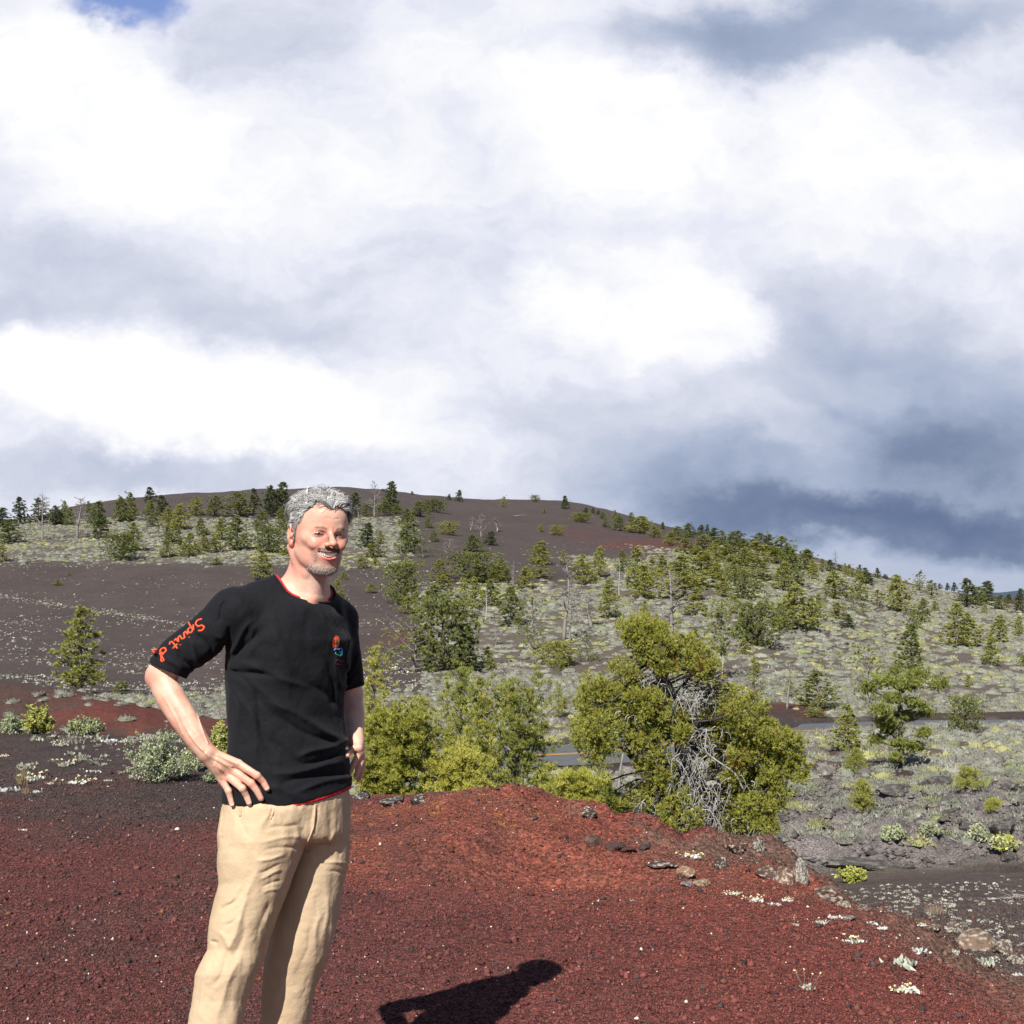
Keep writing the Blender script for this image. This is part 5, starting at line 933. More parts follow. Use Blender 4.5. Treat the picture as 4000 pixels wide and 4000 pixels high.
# ------------------------------------------------------------------ the man.  Body space: metres, x right, y away, z up, read off the photograph at 3.55 m
PS = 1446.0; PY = 3.55
def B_(fx, fy, D): return np.array([(fx-1245)/PS, D, -(fy-2000)/PS])
def toworld(V):
    V = np.asarray(V, float); u = (V[:, 0]*PS+1245)/3.90625; v = (-V[:, 2]*PS+2000)/3.90625; Y = PY+V[:, 1]
    return np.stack([(u-512)/F*Y, Y, CZ-(v-HY)/F*Y], 1)
YAWT = R(35); fT = np.array([math.sin(YAWT), -math.cos(YAWT)]); rT = np.array([-math.cos(YAWT), -math.sin(YAWT)])
def loft(rows, grow=0.0, zcap=(-9, 9), bf=.65, yaw=None, pw=2.0, kcap=.02):
    """rows: (fy, centre x px, projected half width px, centre depth)"""
    rows = np.array(rows, float); zz = -(rows[:, 0]-2000)/PS; o = np.argsort(zz); zz = zz[o]; cx = (rows[o, 1]-1245)/PS; hw = rows[o, 2]/PS; cd = rows[o, 3]
    f_, r_ = (fT, rT) if yaw is None else (np.array([math.sin(yaw), -math.cos(yaw)]), np.array([-math.cos(yaw), -math.sin(yaw)]))
    pr = math.sqrt(r_[0]**2+(bf*f_[0])**2)
    def f(p):
        z = p[:, 2]; X = np.interp(z, zz, cx); H = np.interp(z, zz, hw); D = np.interp(z, zz, cd)
        a = H/pr+grow; b = H/pr*bf+grow; qx = p[:, 0]-X; qy = p[:, 1]-D
        s = np.abs(qx*r_[0]+qy*r_[1])/a; t = np.abs(qx*f_[0]+qy*f_[1])/b
        k = (s**pw+t**pw)**(1/pw); d = (k-1)*(a*s+b*t)/np.maximum(s+t, 1e-6)*.95
        return smax(smax(d, z-zcap[1], kcap), zcap[0]-z, kcap)
    m = hw.max()*1.4+abs(grow)+.02; f.lo = np.array([cx.min()-m, cd.min()-m, max(zz[0], zcap[0])-.06]); f.hi = np.array([cx.max()+m, cd.max()+m, min(zz[-1], zcap[1])+.06]); return f
TORSO = [(2290, 1150, 150, -.005), (2340, 1130, 196, -.005), (2420, 1126, 226, -.005), (2500, 1130, 242, -.005), (2600, 1121, 246, 0), (2700, 1112, 234, 0),
         (2800, 1112, 228, 0), (2900, 1124, 236, 0), (3000, 1121, 246, 0), (3100, 1122, 257, 0), (3150, 1124, 261, 0), (3200, 1122, 262, 0)]
# ---- head
HC = B_(1241, 2083, -.03); YH = R(23); RH = R(4.0); PH = R(2)
_Ry = np.array([[math.cos(YH), -math.sin(YH), 0], [math.sin(YH), math.cos(YH), 0], [0, 0, 1]])
_Rr = np.array([[math.cos(RH), 0, math.sin(RH)], [0, 1, 0], [-math.sin(RH), 0, math.cos(RH)]])
_Rp = np.array([[1, 0, 0], [0, math.cos(PH), -math.sin(PH)], [0, math.sin(PH), math.cos(PH)]])
MH = _Rr@_Ry@_Rp
def hl(p): return (p-HC)@MH            # body space -> head space
def hw_(q): return HC+np.asarray(q, float)@MH.T
def head_sdf():
    s = Sdf()
    s.add(ell((0, .002, .028), (.0690, .084, .072)), .0)
    s.add(ell((0, -.016, .020), (.0705, .074, .072)), .02)
    s.add(ell((0, -.034, .022), (.0680, .052, .052)), .012)
    s.add(ell((0, -.026, -.028), (.0625, .058, .070)), .02)
    s.add(ell((0, -.030, -.066), (.054, .050, .038)), .02)
    s.add(rc((-.0465, -.004, -.052), (-.020, -.066, -.088), .0155, .015), .018); s.add(rc((.0465, -.004, -.052), (.020, -.066, -.088), .016, .015), .018)
    s.add(ell((0, -.070, -.090), (.025, .019, .018)), .012)
    for sx in (-1, 1):
        s.add(ell((sx*.044, -.054, -.012), (.021, .020, .018)), .014)       # cheekbone
        s.add(ell((sx*.034, -.072, -.027), (.0190, .0150, .0160)), .012)      # raised cheek of the smile
    s.add(ell((0, -.076, -.054), (.033, .0225, .027)), .012)
    s.add(chain([(-.043, -.067, .013), (-.026, -.080, .017), (0, -.084, .011), (.026, -.080, .017), (.043, -.067, .013)], [.007, .0095, .0085, .0095, .007]), .010)
    s.add(ell((0, -.062, .055), (.050, .028, .040)), .02)
    for sx in (-1, 1): s.sub(ell((sx*.0300, -.0955, .0010), (.0190, .0135, .0085)), .007)
    for sx in (-1, 1): s.add(ell((sx*.0300, -.0745, .0000), (.0165, .0115, .0080)), .004)
    s.add(chain([(0, -.082, .014), (0, -.098, -.004), (0, -.112, -.0195)], [.0062, .0072, .0095]), .007)
    s.add(ell((0, -.1135, -.0215), (.0115, .0095, .0085)), .005)
    for sx in (-1, 1):
        s.add(ell((sx*.0135, -.1000, -.0255), (.0080, .0110, .0072)), .004)
        s.sub(ell((sx*.0065, -.1055, -.0320), (.0034, .0045, .0034)), .002)
        s.sub(chain([(sx*.0195, -.0975, -.023), (sx*.033, -.0930, -.038), (sx*.0390, -.0825, -.055), (sx*.040, -.077, -.066)], [.0024, .0034, .0030, .0014]), .005)   # smile fold
        s.sub(chain([(sx*.0165, -.0880, -.0015), (sx*.0230, -.0900, .0004), (sx*.0300, -.0895, .0010), (sx*.0380, -.0855, .0002), (sx*.0440, -.0800, -.0018)], [.0016, .0030, .0033, .0026, .0010]), .001)   # eye slit
        s.sub(chain([(sx*.020, -.0905, -.010), (sx*.040, -.085, -.0105)], [.0012, .0012]), .004)
    for z_ in (.046,): s.sub(chain([(-.02, -.0905, z_), (0, -.0955, z_-.002), (.02, -.0905, z_)], [.0003]*3), .003)
    for sx in (-.006, .006): s.sub(rc((sx, -.0955, .010), (sx*1.3, -.0945, .021), .0012, .0008), .003)
    # lips and open smile
    s.add(chain([(-.0320, -.0760, -.0430), (-.016, -.0925, -.0450), (0, -.0970, -.0445), (.016, -.0925, -.0450), (.0320, -.0760, -.0430)], [.0022, .0034, .0036, .0034, .0022]), .004)
    s.add(chain([(-.0315, -.0760, -.0460), (-.016, -.0905, -.0590), (0, -.0955, -.0635), (.016, -.0905, -.0590), (.0315, -.0760, -.0460)], [.0022, .0042, .0048, .0042, .0022]), .004)
    def cav(p):
        x = p[:, 0]; zc = -.0538+8.6*x*x; hh = np.maximum(.0078-7.5*x*x, -.002); dy = p[:, 1]+.072
        return np.maximum(np.maximum(np.abs(p[:, 2]-zc)-hh, np.abs(x)-.030), np.abs(dy)-.034)
    cav.lo = np.array([-.034, -.11, -.07]); cav.hi = np.array([.034, -.05, -.04]); s.sub(cav, .0015)
    # ears
    for sx in (-1, 1):
        Me = np.array([[math.cos(.35), sx*math.sin(.35), 0], [-sx*math.sin(.35), math.cos(.35), 0], [0, 0, 1]]).T
        s.add(ell((sx*.0745, .018, -.003), (.0062, .0185, .0290), Me), .005)
        s.add(ell((sx*.0715, .010, -.030), (.0055, .0090, .0110)), .005)
        s.sub(ell((sx*.0818, .012, -.002), (.0058, .0105, .0185), Me), .003)
        s.add(ell((sx*.0740, .004, -.010), (.0050, .0055, .0075)), .003)
    return s
HS = head_sdf()
def in_head(p): return HS(hl(p))
in_head.lo = HC-.16; in_head.hi = HC+.16
def P_(*a): return B_(*a)
# joints
SHR, ELR, WRR = B_(914, 2388, -.105), B_(622, 2640, -.085), B_(806, 2938, -.150)
SHL, ELL_, WRL = B_(1308, 2425, .125), B_(1366, 2715, .215), B_(1388, 2895, .110)
def shirt_core(g=0.0):
    s = Sdf()
    s.add(loft(TORSO, g, zcap=(-(3200-2000)/PS, -(2335-2000)/PS), kcap=.05), 0)
    s.add(chain([B_(1165, 2285, .01), B_(1040, 2325, -.045), SHR+[0, 0, 0]], [.040+g, .046+g, .0585+g]), .045)
    s.add(chain([B_(1215, 2300, .01), B_(1268, 2365, .075), SHL], [.036+g, .044+g, .056+g]), .045)
    s.add(chain([SHR, B_(790, 2494, -.102), B_(688, 2572, -.09), B_(657, 2612, -.09)], [.0600+g, .0600+g, .0565+g, .0560+g]), .025)
    s.add(chain([SHL, B_(1345, 2560, .165), B_(1356, 2640, .20), B_(1360, 2705, .212)], [.058+g, .0475+g, .0450+g, .0460+g]), .025)
    return s
FOLDS = [  # x0,y0,x1,y1 (full px), width px, height mm
    (890, 2612, 1080, 2650, 16, -7), (925, 2596, 1230, 2680, 20, 5), (885, 2640, 1010, 2850, 18, 4), (900, 2600, 1040, 2760, 15, -5), (960, 2640, 1180, 2860, 22, 5),
    (885, 2560, 985, 2430, 16, 6), (915, 2580, 1000, 2470, 14, -6), (870, 2540, 900, 2450, 12, -5), (1010, 2440, 960, 2560, 22, 5),
    (1040, 2745, 1360, 2888, 20, 7), (1060, 2790, 1330, 2920, 18, -6), (1170, 2960, 1366, 2885, 16, 7), (1190, 2990, 1370, 2920, 14, -8), (1070, 3020, 1340, 2985, 18, 6),
    (1100, 3060, 1370, 3010, 16, -5), (1150, 3090, 1380, 3030, 14, 5), (975, 2760, 1010, 2980, 20, 4), (1000, 2700, 1060, 3000, 18, -4), (920, 2700, 940, 2960, 20, 4),
    (1280, 2580, 1300, 2760, 14, -6), (1310, 2560, 1335, 2700, 12, 5), (1240, 2380, 1340, 2520, 22, 5), (1290, 2360, 1360, 2480, 16, -4), (1150, 2640, 1330, 2760, 20, -4),
    (880, 2345, 850, 2430, 8, -5), (800, 2430, 860, 2500, 14, 5), (770, 2470, 835, 2560, 14, -6), (730, 2500, 790, 2600, 13, 6), (690, 2540, 760, 2620, 12, -6), (640, 2560, 720, 2630, 10, 5),
    (1080, 2420, 1130, 2700, 30, 3), (1180, 2400, 1220, 2620, 30, -3), (1040, 3080, 1200, 3110, 20, 4), (900, 3060, 1080, 3120, 18, 4), (1050, 2900, 1200, 2990, 22, -5),
    (1375, 2500, 1360, 2640, 10, 5), (1395, 2560, 1350, 2640, 9, -5), (1395, 2640, 1345, 2690, 8, 4)]
def folds(p, F_):
    fx = p[:, 0]*PS+1245; fy = -p[:, 2]*PS+2000; o = np.zeros(len(p)); fr = p[:, 1]
    for (x0, y0, x1, y1, w, hmm) in F_:
        dx, dy = x1-x0, y1-y0; L2 = dx*dx+dy*dy; L = math.sqrt(L2); t = ((fx-x0)*dx+(fy-y0)*dy)/L2
        wob = w*.5*np.sin(t*5+x0*.1); e = ((fx-x0)*dy-(fy-y0)*dx)/L+wob
        o += hmm*.001*np.exp(-np.abs(e/(w*.8))**1.6)*sstep(-.15, .25, t)*sstep(1.15, .75, t)
    return o
HEM = np.array([(700, 3120), (862, 3133), (930, 3150), (1000, 3158), (1090, 3153), (1170, 3139), (1250, 3116), (1330, 3088), (1385, 3062), (1500, 3000)], float)
REDHEM = np.array([(700, 3120), (1000, 3130), (1085, 3148), (1120, 3153), (1170, 3149), (1250, 3128), (1330, 3101), (1388, 3072), (1500, 3010)], float)
NK0, NKD = B_(1189, 2284, -.004), nrm((.10, -.45, .89))
def neckcyl(p, r):
    q = p-NK0; t = q@NKD; e = q-t[:, None]*NKD
    # a little wider from shoulder to shoulder
    w = np.array([rT[0], rT[1], 0]); w = nrm(w-(w@NKD)*NKD); s = e@w; n = np.linalg.norm(e, axis=1)
    return np.sqrt(np.maximum(n*n-s*s, 0)+(s/1.12)**2)-r
def clothe(g, hem, neck_r, cuff):
    s = shirt_core(g); cR = B_(655, 2622, -.09); nR = nrm((-.39, 0, -.92)); cL = B_(1368, 2694, .21); nL = nrm((.30, 0, -.95))
    def post(p, d):
        fx = p[:, 0]*PS+1245; fy = -p[:, 2]*PS+2000
        near = d < .05; q = p[near]
        dd = d[near]-folds(q, FOLDS)*(1.55 if g >= 0 else 0)-(fbm(fx[near]/60+q[:, 1]*9, fy[near]/80, 1, 3, 5)-.5)*.006
        d = d.copy(); d[near] = dd
        d = np.maximum(d, (fy-np.interp(fx, hem[:, 0], hem[:, 1])+0*d)/PS)
        if cuff:
            sel = fx < 850; dR = (p-cR)@nR; d = np.where(sel & (fy > 2450), np.maximum(d, dR), d)
            sel = (fx > 1290) & (p[:, 1] > .10) & (fy > 2600); dL = (p-cL)@nL; d = np.where(sel, np.maximum(d, dL), d)
        else:
            d = np.where((fx < 905) | ((fx > 1310) & (fy < 2900) & (p[:, 1] > .09)), np.maximum(d, .01), d)
        # hollow near the neck
        nc = neckcyl(p, neck_r); d = np.where(p[:, 2] > -.36, smax(d, -nc, .002), d)
        d = np.where(p[:, 2] > -.14, .05, d)
        return d
    s.post = post; return s
def skin_sdf():
    s = Sdf(); s.add(in_head, 0)
    s.add(rc(hw_((0, .028, -.055)), B_(1192, 2330, .012), .0545, .0600), .022)
    s.add(rc(hw_((0, -.012, -.070)), B_(1206, 2320, -.030), .030, .040), .02)
    s.add(rc(hw_((-.060, .030, -.045)), B_(1218, 2335, -.058), .0125, .010), .016)      # neck muscle
    s.add(ell(B_(1197, 2238, -.062), (.011, .010, .014)), .010)                        # throat
    s.add(chain([B_(1165, 2296, .01), B_(1040, 2335, -.045), SHR], [.030, .036, .048]), .04)
    s.add(chain([B_(1215, 2312, .01), B_(1268, 2372, .075), SHL], [.028, .034, .046]), .04)
    s.add(loft(TORSO, -.022, zcap=(-(3200-2000)/PS, -(2340-2000)/PS), kcap=.05), .04)
    # collar bones
    # arms
    s.add(chain([SHR, B_(760, 2520, -.10), ELR], [.046, .043, .0335]), .02)
    s.add(chain([ELR, B_(668, 2726, -.105), B_(722, 2812, -.125), B_(768, 2885, -.142), WRR], [.0350, .0405, .0380, .0315, .0270]), .014)
    s.add(ell(B_(606, 2652, -.075), (.024, .022, .026)), .014)
    s.add(rc(B_(640, 2700, -.085), B_(770, 2925, -.125), .026, .018), .016)
    s.add(ell(B_(790, 2925, -.128), (.011, .010, .012)), .008)
    s.add(chain([SHL, B_(1342, 2580, .17), ELL_], [.044, .038, .033]), .02)
    s.add(chain([ELL_, B_(1376, 2790, .175), B_(1384, 2855, .135), WRL], [.0345, .0330, .0265, .0240]), .014)
    # thighs and hips, hidden by the trousers
    s.add(chain([B_(1000, 3280, -.05), B_(880, 3850, -.08), B_(735, 4440, -.10)], [.075, .055, .038]), .03)
    s.add(chain([B_(1230, 3290, .06), B_(1140, 3850, .08), B_(1045, 4440, .10)], [.072, .052, .036]), .03)
    return s
def hit_depth(sdf, X, Zm, lo=-.42, hi=.35, step=.004):
    X = np.atleast_1d(np.asarray(X, float)); Zm = np.atleast_1d(np.asarray(Zm, float)); D = np.arange(lo, hi, step)
    p = np.stack([np.repeat(X, len(D)), np.tile(D, len(X)), np.repeat(Zm, len(D))], 1); v = sdf(p).reshape(len(X), len(D))
    ins = v < 0; k = np.argmax(ins, 1); any_ = ins.any(1); k = np.maximum(k, 1); i = np.arange(len(X))
    a, b = v[i, k-1], v[i, k]; t = a/np.where(np.abs(a-b) < 1e-9, 1, a-b); out = D[k-1]+t*step
    return np.where(any_, out, np.nan)
def build_man():
    root = empty('person', toworld(B_(1000, 4560, 0)[None])[0]*[1, 1, 0], label='grey-haired man in a black shirt and tan trousers standing hands on hips', cat='man')
    def child(name, V, Q, mat, cols=None):
        W = toworld(V)-np.array(root.location); return mesh_np(name, W, quad=Q, mat=mat, parent=root, smooth=True, cols=cols)
    SH = clothe(0.0, HEM, .0725, True)
    # hands
    SK = skin_sdf()
    def onshirt(fx, fy, r, dflt):
        d = hit_depth(SH, (fx-1245)/PS, -(fy-2000)/PS)[0]; return (dflt if np.isnan(d) else d-r*.9)
    nails = []
    def finger(pts, rad, dfl):
        q = []
        for (fx, fy), r, dd in zip(pts, rad, dfl): q.append(B_(fx, fy, onshirt(fx, fy, r, dd) if dd is not None and dd > -9 else 0))
        return np.array(q)
    W = WRR
    tips = {'index': [(932, 2984), (1004, 3030), (1028, 3054), (1043, 3080)], 'middle': [(907, 3008), (981, 3060), (1004, 3090), (1019, 3118)],
            'ring': [(886, 3028), (947, 3080), (963, 3108), (973, 3136)], 'little': [(866, 3046), (893, 3090), (900, 3118), (906, 3142)]}
    for nm, r0 in (('index', .0104), ('middle', .0106), ('ring', .0102), ('little', .0092)):
        pts = tips[nm]; rr = [r0*1.12, r0*1.0, r0*.90, r0*.80]; q = finger(pts, rr, [-.115]*4)
        q[1, 1] -= .010; q[0, 1] = min(q[0, 1], -.118)-.012
        s0 = W+(q[0]-W)*.25+[0, .004, 0]
        SK.add(rc(s0, q[0], .0165, r0*1.20), .012); SK.add(chain(q, rr), .0035 if nm != 'index' else .0035)
        SK.add(ell(q[1], (r0*1.08,)*3), .003)
        nails.append((q[3]*.80+q[2]*.2, q[3]-q[2], r0*.8))
    SK.add(rc(B_(815, 2950, -.14), B_(850, 2990, -.138), .024, .020), .014)
    th = [B_(822, 2962, -.118), B_(858, 2990, -.078), B_(884, 3030, -.045)]; SK.add(chain(th, [.014, .0115, .009]), .008)
    # far hand
    W2 = WRL
    for pts, r0, dd in (([(1402, 2922), (1379, 2924), (1364, 2938), (1356, 2952)], .0092, .075), ([(1408, 2938), (1399, 2952), (1378, 2990), (1367, 3014)], .0094, .085),
                       ([(1412, 2956), (1413, 2968), (1400, 3005), (1391, 3032)], .0090, .100), ([(1412, 2970), (1418, 2990), (1410, 3022), (1402, 3046)], .0080, .118)):
        rr = [r0*1.1, r0, r0*.9, r0*.82]; q = []
        for (fx, fy), r in zip(pts, rr): q.append(B_(fx, fy, min(onshirt(fx, fy, r, dd), dd)))
        q = np.array(q); SK.add(rc(W2, q[0], .018, r0*1.15), .010); SK.add(chain(q, rr), .003); nails.append((q[3], q[3]-q[2], r0*.8))
    SK.add(chain([W2, B_(1405, 2960, .15), B_(1395, 2990, .17)], [.014, .012, .009]), .008)
    for pts, vr in (([(742, 2868), (788, 2925), (826, 2958), (862, 2976), (905, 2994)], .0030), ([(806, 2945), (836, 2984), (868, 3010)], .0028), ([(688, 2762), (728, 2846), (768, 2905), (792, 2930)], .0030), ([(770, 2790), (790, 2850), (812, 2905)], .0026),
                    ([(850, 2950), (900, 2972), (928, 2984)], .0034), ([(848, 2965), (905, 3006)], .0034), ([(842, 2980), (884, 3026)], .0032), ([(836, 2990), (864, 3040)], .0030), ([(640, 2720), (690, 2810), (716, 2870)], .0026)):
        dp = dense(pts, 4); hd = hit_depth(SK, (dp[:, 0]-1245)/PS, -(dp[:, 1]-2000)/PS, -.30, .1); g_ = ~np.isnan(hd)
        if g_.sum() > 2: q = np.stack([(dp[g_, 0]-1245)/PS, hd[g_]+vr*.25, -(dp[g_, 1]-2000)/PS], 1); SK.add(chain(q, [vr*.8]*len(q)), .0045)
    V, Q = surface(SK, B_(525, 3230, 0)+[0, -.27, -.0], B_(1480, 1870, 0)+[0, .31, 0], .0021)
    # colour of the skin
    q = hl(V); base = np.tile(np.array([.70, .435, .318]), (len(V), 1)); x, y, z = q.T; face = (np.linalg.norm(q, axis=1) < .17)
    def blend(m, c, k):
        k = np.clip(m*k, 0, 1)[:, None]; base[:] = base*(1-k)+np.array(c)*k
    def g3(c, r): return np.exp(-(((x-c[0])/r[0])**2+((y-c[1])/r[1])**2+((z-c[2])/r[2])**2))*face
    nz = fbm(V[:, 0]*100+V[:, 1]*60, V[:, 2]*100, 2.2, 3, 7); base *= (.86+.28*nz)[:, None]; n5 = fbm(V[:, 0]*100+V[:, 1]*70, V[:, 2]*100+V[:, 1]*30, 6, 3, 37); base[:, 1] *= 1-.22*sstep(.4, .75, n5); base[:, 2] *= 1-.22*sstep(.4, .75, n5)
    for sx in (-1, 1):
        blend(g3((sx*.042, -.075, -.022), (.022, .03, .020)), (.56, .22, .16), .55)
        blend(g3((sx*.080, .018, 0), (.014, .03, .035)), (.62, .26, .20), .6)
        blend(g3((sx*.030, -.085, 0), (.018, .02, .007)), (.33, .16, .12), .75)
        blend(np.exp(-((np.abs(z-.0008+.02*(np.abs(x)-.030)*0)/.0021)**2))*sstep(.0150, .0110, np.abs(np.abs(x)-.0305))*(y < -.066)*face, (.035, .02, .016), .95)
        # brows
        bz = .0155+.004*np.sin((np.abs(x)-.012)/.035*3.0); blend(np.exp(-((z-bz)/.0032)**2)*sstep(.011, .015, np.abs(x))*sstep(.047, .040, np.abs(x))*(y < -.05)*face, (.20, .13, .095), .72)
    blend(g3((0, -.112, -.027), (.014, .016, .012)), (.60, .25, .18), .5)
    # moustache, beard
    nh = fbm(x*900, z*260, 1.6, 3, 9); mz = -.0366-.11*np.abs(x)
    mo = np.exp(-((z-(mz-.0012))/.0056)**4)*sstep(.036, .029, np.abs(x))*(y < -.062)*face; blend(mo*(.75+.5*nh), (.12, .072, .05), .95)
    side = np.exp(-((np.abs(x)-.0335)/.0060)**2)*sstep(-.040, -.050, z)*sstep(-.088, -.075, z)*(y < -.045)*face; blend(side*(.3+.8*nh), (.16, .115, .09), .85)
    chn = sstep(-.0735, -.081, z-.25*(np.abs(x) > .02)*(np.abs(x)-.02))*sstep(.046, .034, np.abs(x))*(y < -.030)*face; blend(chn*(.15+.9*nh), (.36, .30, .26), .6)
    blend(sstep(-.030, -.06, z)*sstep(.03, -.02, y)*face*nh, (.36, .25, .20), .5)
    blend(g3((0, -.094, -.0640), (.026, .016, .0045)), (.66, .15, .16), .95)
    blend(g3((0, -.096, -.0460), (.024, .016, .0028)), (.42, .14, .12), .7)
    blend(((y > -.088) & (y < -.03) & (np.abs(x) < .028) & (np.abs(z+.0538-8.6*x*x) < .0068) & face).astype(float), (.10, .03, .03), 1)
    # knuckles and finger ends
    for p_, dr, r_ in nails:
        blend(np.exp(-(np.linalg.norm(V-p_, axis=1)/.013)**2), (.62, .27, .21), .6)
    hand = np.exp(-(np.linalg.norm(V-B_(905, 3020, -.13), axis=1)/.045)**2); blend(hand*nz*1.3, (.60, .26, .20), .6)
    skm, _, _ = flat_mat('skin', (0, 0, 0), 0.46, .38, vcol=True, sss=.22, bump=[(260, .00028, 3), (60, .0006, 3)])
    body = child('body', V, Q, skm, base)
    nm_, _, _ = flat_mat('nail', (.70, .48, .42), .3, .5)
    for p_, dr, r_ in nails:
        a = Acc()
        T = nrm(dr); c = p_+np.array([0, -r_*1.0, 0])+T*.001; U = nrm(np.cross(T, [0, 1, 0])); g = []
        for i in range(5):
            for j in range(5):
                s_, t_ = (i-2)/2, (j-2)/2; g.append(c+U*s_*.0052*math.sqrt(max(0, 1-.35*t_*t_))+T*t_*.0058+np.array([0, .0016*s_*s_, 0]))
        i, j = np.meshgrid(np.arange(4), np.arange(4), indexing='ij'); k = (i*5+j).ravel(); a.add(g, np.stack([k, k+1, k+6, k+5], 1))
        a.build('fingernail', nm_, body, xf=lambda V_: toworld(V_)-np.array(root.location))
    # eyes and teeth
    em, _, _ = flat_mat('eye', (.03, .02, .015), .12, .6)
    for sx in (-1, 1):
        bm = bmesh.new(); bmesh.ops.create_uvsphere(bm, u_segments=20, v_segments=12, radius=.0100); me = bpy.data.meshes.new('eye'); bm.to_mesh(me); bm.free(); me.materials.append(em)
        for p_ in me.polygons: p_.use_smooth = True
        o = bpy.data.objects.new('eye', me); link(o); o.parent = body; o.location = Vector(toworld(hw_((sx*.030, -.0762, .0006))[None])[0]-np.array(root.location))
    a = Acc(); tm, _, _ = flat_mat('tooth', (.90, .87, .82), .25, .5)
    for i in range(-4, 5):
        xc = i*.0058; c = np.array([xc, -.0905+7.2*xc*xc, -.0530+8.4*xc*xc]); U = nrm((1, 13*xc, 0)); N = np.array([-U[1], U[0], 0])
        g = []
        for kx in (-1, -.6, 0, .6, 1):
            for kz in (-1, -.7, 0, .8, 1): g.append(hw_(c+U*kx*.00292+np.array([0, 0, kz*.0060*(1-.05*abs(i))])+N*(.0007*(abs(kx) == 1)+.0012*(abs(kz) == 1))))
        ii, jj = np.meshgrid(np.arange(4), np.arange(4), indexing='ij'); k = (ii*5+jj).ravel(); a.add(g, np.stack([k, k+5, k+6, k+1], 1))
    a.build('teeth', tm, body, xf=lambda V_: toworld(V_)-np.array(root.location))
    # ---- shirt
    shm, t, bs = flat_mat('black_cotton', (.0078, .0083, .0110), .8, .16, sheen=.04, bump=[(28, .0032, 4), (9, .009, 3), (900, .0005, 2)])
    V, Q = surface(SH, B_(540, 3200, 0)+[0, -.24, 0], B_(1450, 2200, 0)+[0, .31, 0], .0030); shirt = child('shirt', V, Q, shm)
    # ribbed collar
    def ring(r, g, up, sh, rad, n=160):
        """closed curve where the neck cylinder meets the garment"""
        w = nrm(np.array([rT[0], rT[1], 0])-(np.array([rT[0], rT[1], 0])@NKD)*NKD); v = np.cross(NKD, w); pts = []
        for a_ in np.linspace(0, 2*math.pi, n, endpoint=False):
            e = w*math.cos(a_)*r*1.12+v*math.sin(a_)*r; ts = np.linspace(.12, -.14, 130); P = NK0+e+ts[:, None]*NKD
            d = sh(P); k = np.nonzero(d < 0)[0]; k = k[0] if len(k) else 65; pts.append(NK0+e+NKD*(ts[k]+up))
        pts = np.array(pts)
        for _ in range(3): pts = .5*pts+.25*(np.roll(pts, 1, 0)+np.roll(pts, -1, 0))
        return pts
    core = shirt_core(0.0)
    pc = ring(.0750, 0, .0005, core, 0); pc2 = ring(.0680, 0, -.0010, shirt_core(-.001), 0)
    def band(a0, a1, th):
        n = len(a0); cen = a0.mean(0); prof = [(0, 0), (.15, 1), (.5, 1.25), (.85, 1), (1, 0), (.5, -1)]; up = NKD; V = []
        for (s_, h_) in prof: V.append(a0*(1-s_)+a1*s_+up*h_*th)
        k = len(prof); V = np.vstack(V); i = np.arange(n); q = []
        for m_ in range(k):
            b = ((m_+1) % k)*n; q.append(np.stack([m_*n+i, m_*n+(i+1) % n, b+(i+1) % n, b+i], 1))
        return V, np.vstack(q)
    V, Q = band(pc+(pc-pc.mean(0))*.10, pc+(pc-pc.mean(0))*.005, .0022); o = child('collar', V, Q, shm); o.parent = shirt
    rm, _, _ = flat_mat('red_cotton', (.52, .025, .035), .8, .2)
    V, Q = band(pc-(pc-pc.mean(0))*.01+NKD*.0010, pc-(pc-pc.mean(0))*.10+NKD*.004, .0026); u1 = child('undershirt', V, Q, rm)
    US = Sdf(); US.add(loft(TORSO, -.0015, zcap=(-(3250-2000)/PS, -(2990-2000)/PS)), 0)
    def upost(p, d):
        fx = p[:, 0]*PS+1245; fy = -p[:, 2]*PS+2000; return np.maximum(np.maximum(d, (fy-np.interp(fx, REDHEM[:, 0], REDHEM[:, 1]))/PS), (np.interp(fx, HEM[:, 0], HEM[:, 1])-9-fy)/PS)
    US.post = upost; V, Q = surface(US, B_(820, 3210, 0)+[0, -.24, 0], B_(1430, 3010, 0)+[0, .24, 0], .004)
    o = child('hem', V, Q, rm); o.parent = u1
    # ---- lettering down the sleeve
    om, _, _ = flat_mat('orange_print', (.80, .095, .035), .55, .3)
    L = []
    L += [[(1.3, 1.75), (.85, 2.2), (.35, 1.9), (.45, 1.35), (.95, .95), (1.0, .35), (.5, -.1), (-.1, .25)]]
    L += [[(1.3, .1), (1.75, 1.0), (1.72, .2), (1.6, -1.0)], [(1.74, .8), (2.15, 1.15), (2.42, .7), (2.2, .15), (1.85, .15)], [(2.35, .25), (2.7, .95), (2.72, .2), (3.1, .3)]]
    L += [[(3.05, .3), (3.35, 1.15), (3.7, .95), (3.62, .2), (3.95, .2)], [(3.95, .2), (4.3, 1.0), (4.32, .15), (4.65, .3)], [(5.0, 2.1), (4.95, .3), (5.2, .0), (5.5, .3)], [(4.6, 1.25), (5.5, 1.4)]]
    L += [[(2.78, 1.65), (2.84, 1.72)], [(4.36, 1.75), (4.42, 1.85)]]
    L += [[(6.9, 1.0), (6.4, .9), (6.25, .3), (6.7, -.05), (7.1, .35), (6.9, 1.0), (7.3, 1.1)], [(7.3, 1.1), (7.75, 2.0), (7.45, 2.3), (7.3, 1.2), (7.25, -.6), (7.7, -.9), (7.8, -.2)]]
    a = Acc(); rd_ = np.array([-.772, .635]); upd = np.array([.635, .772])
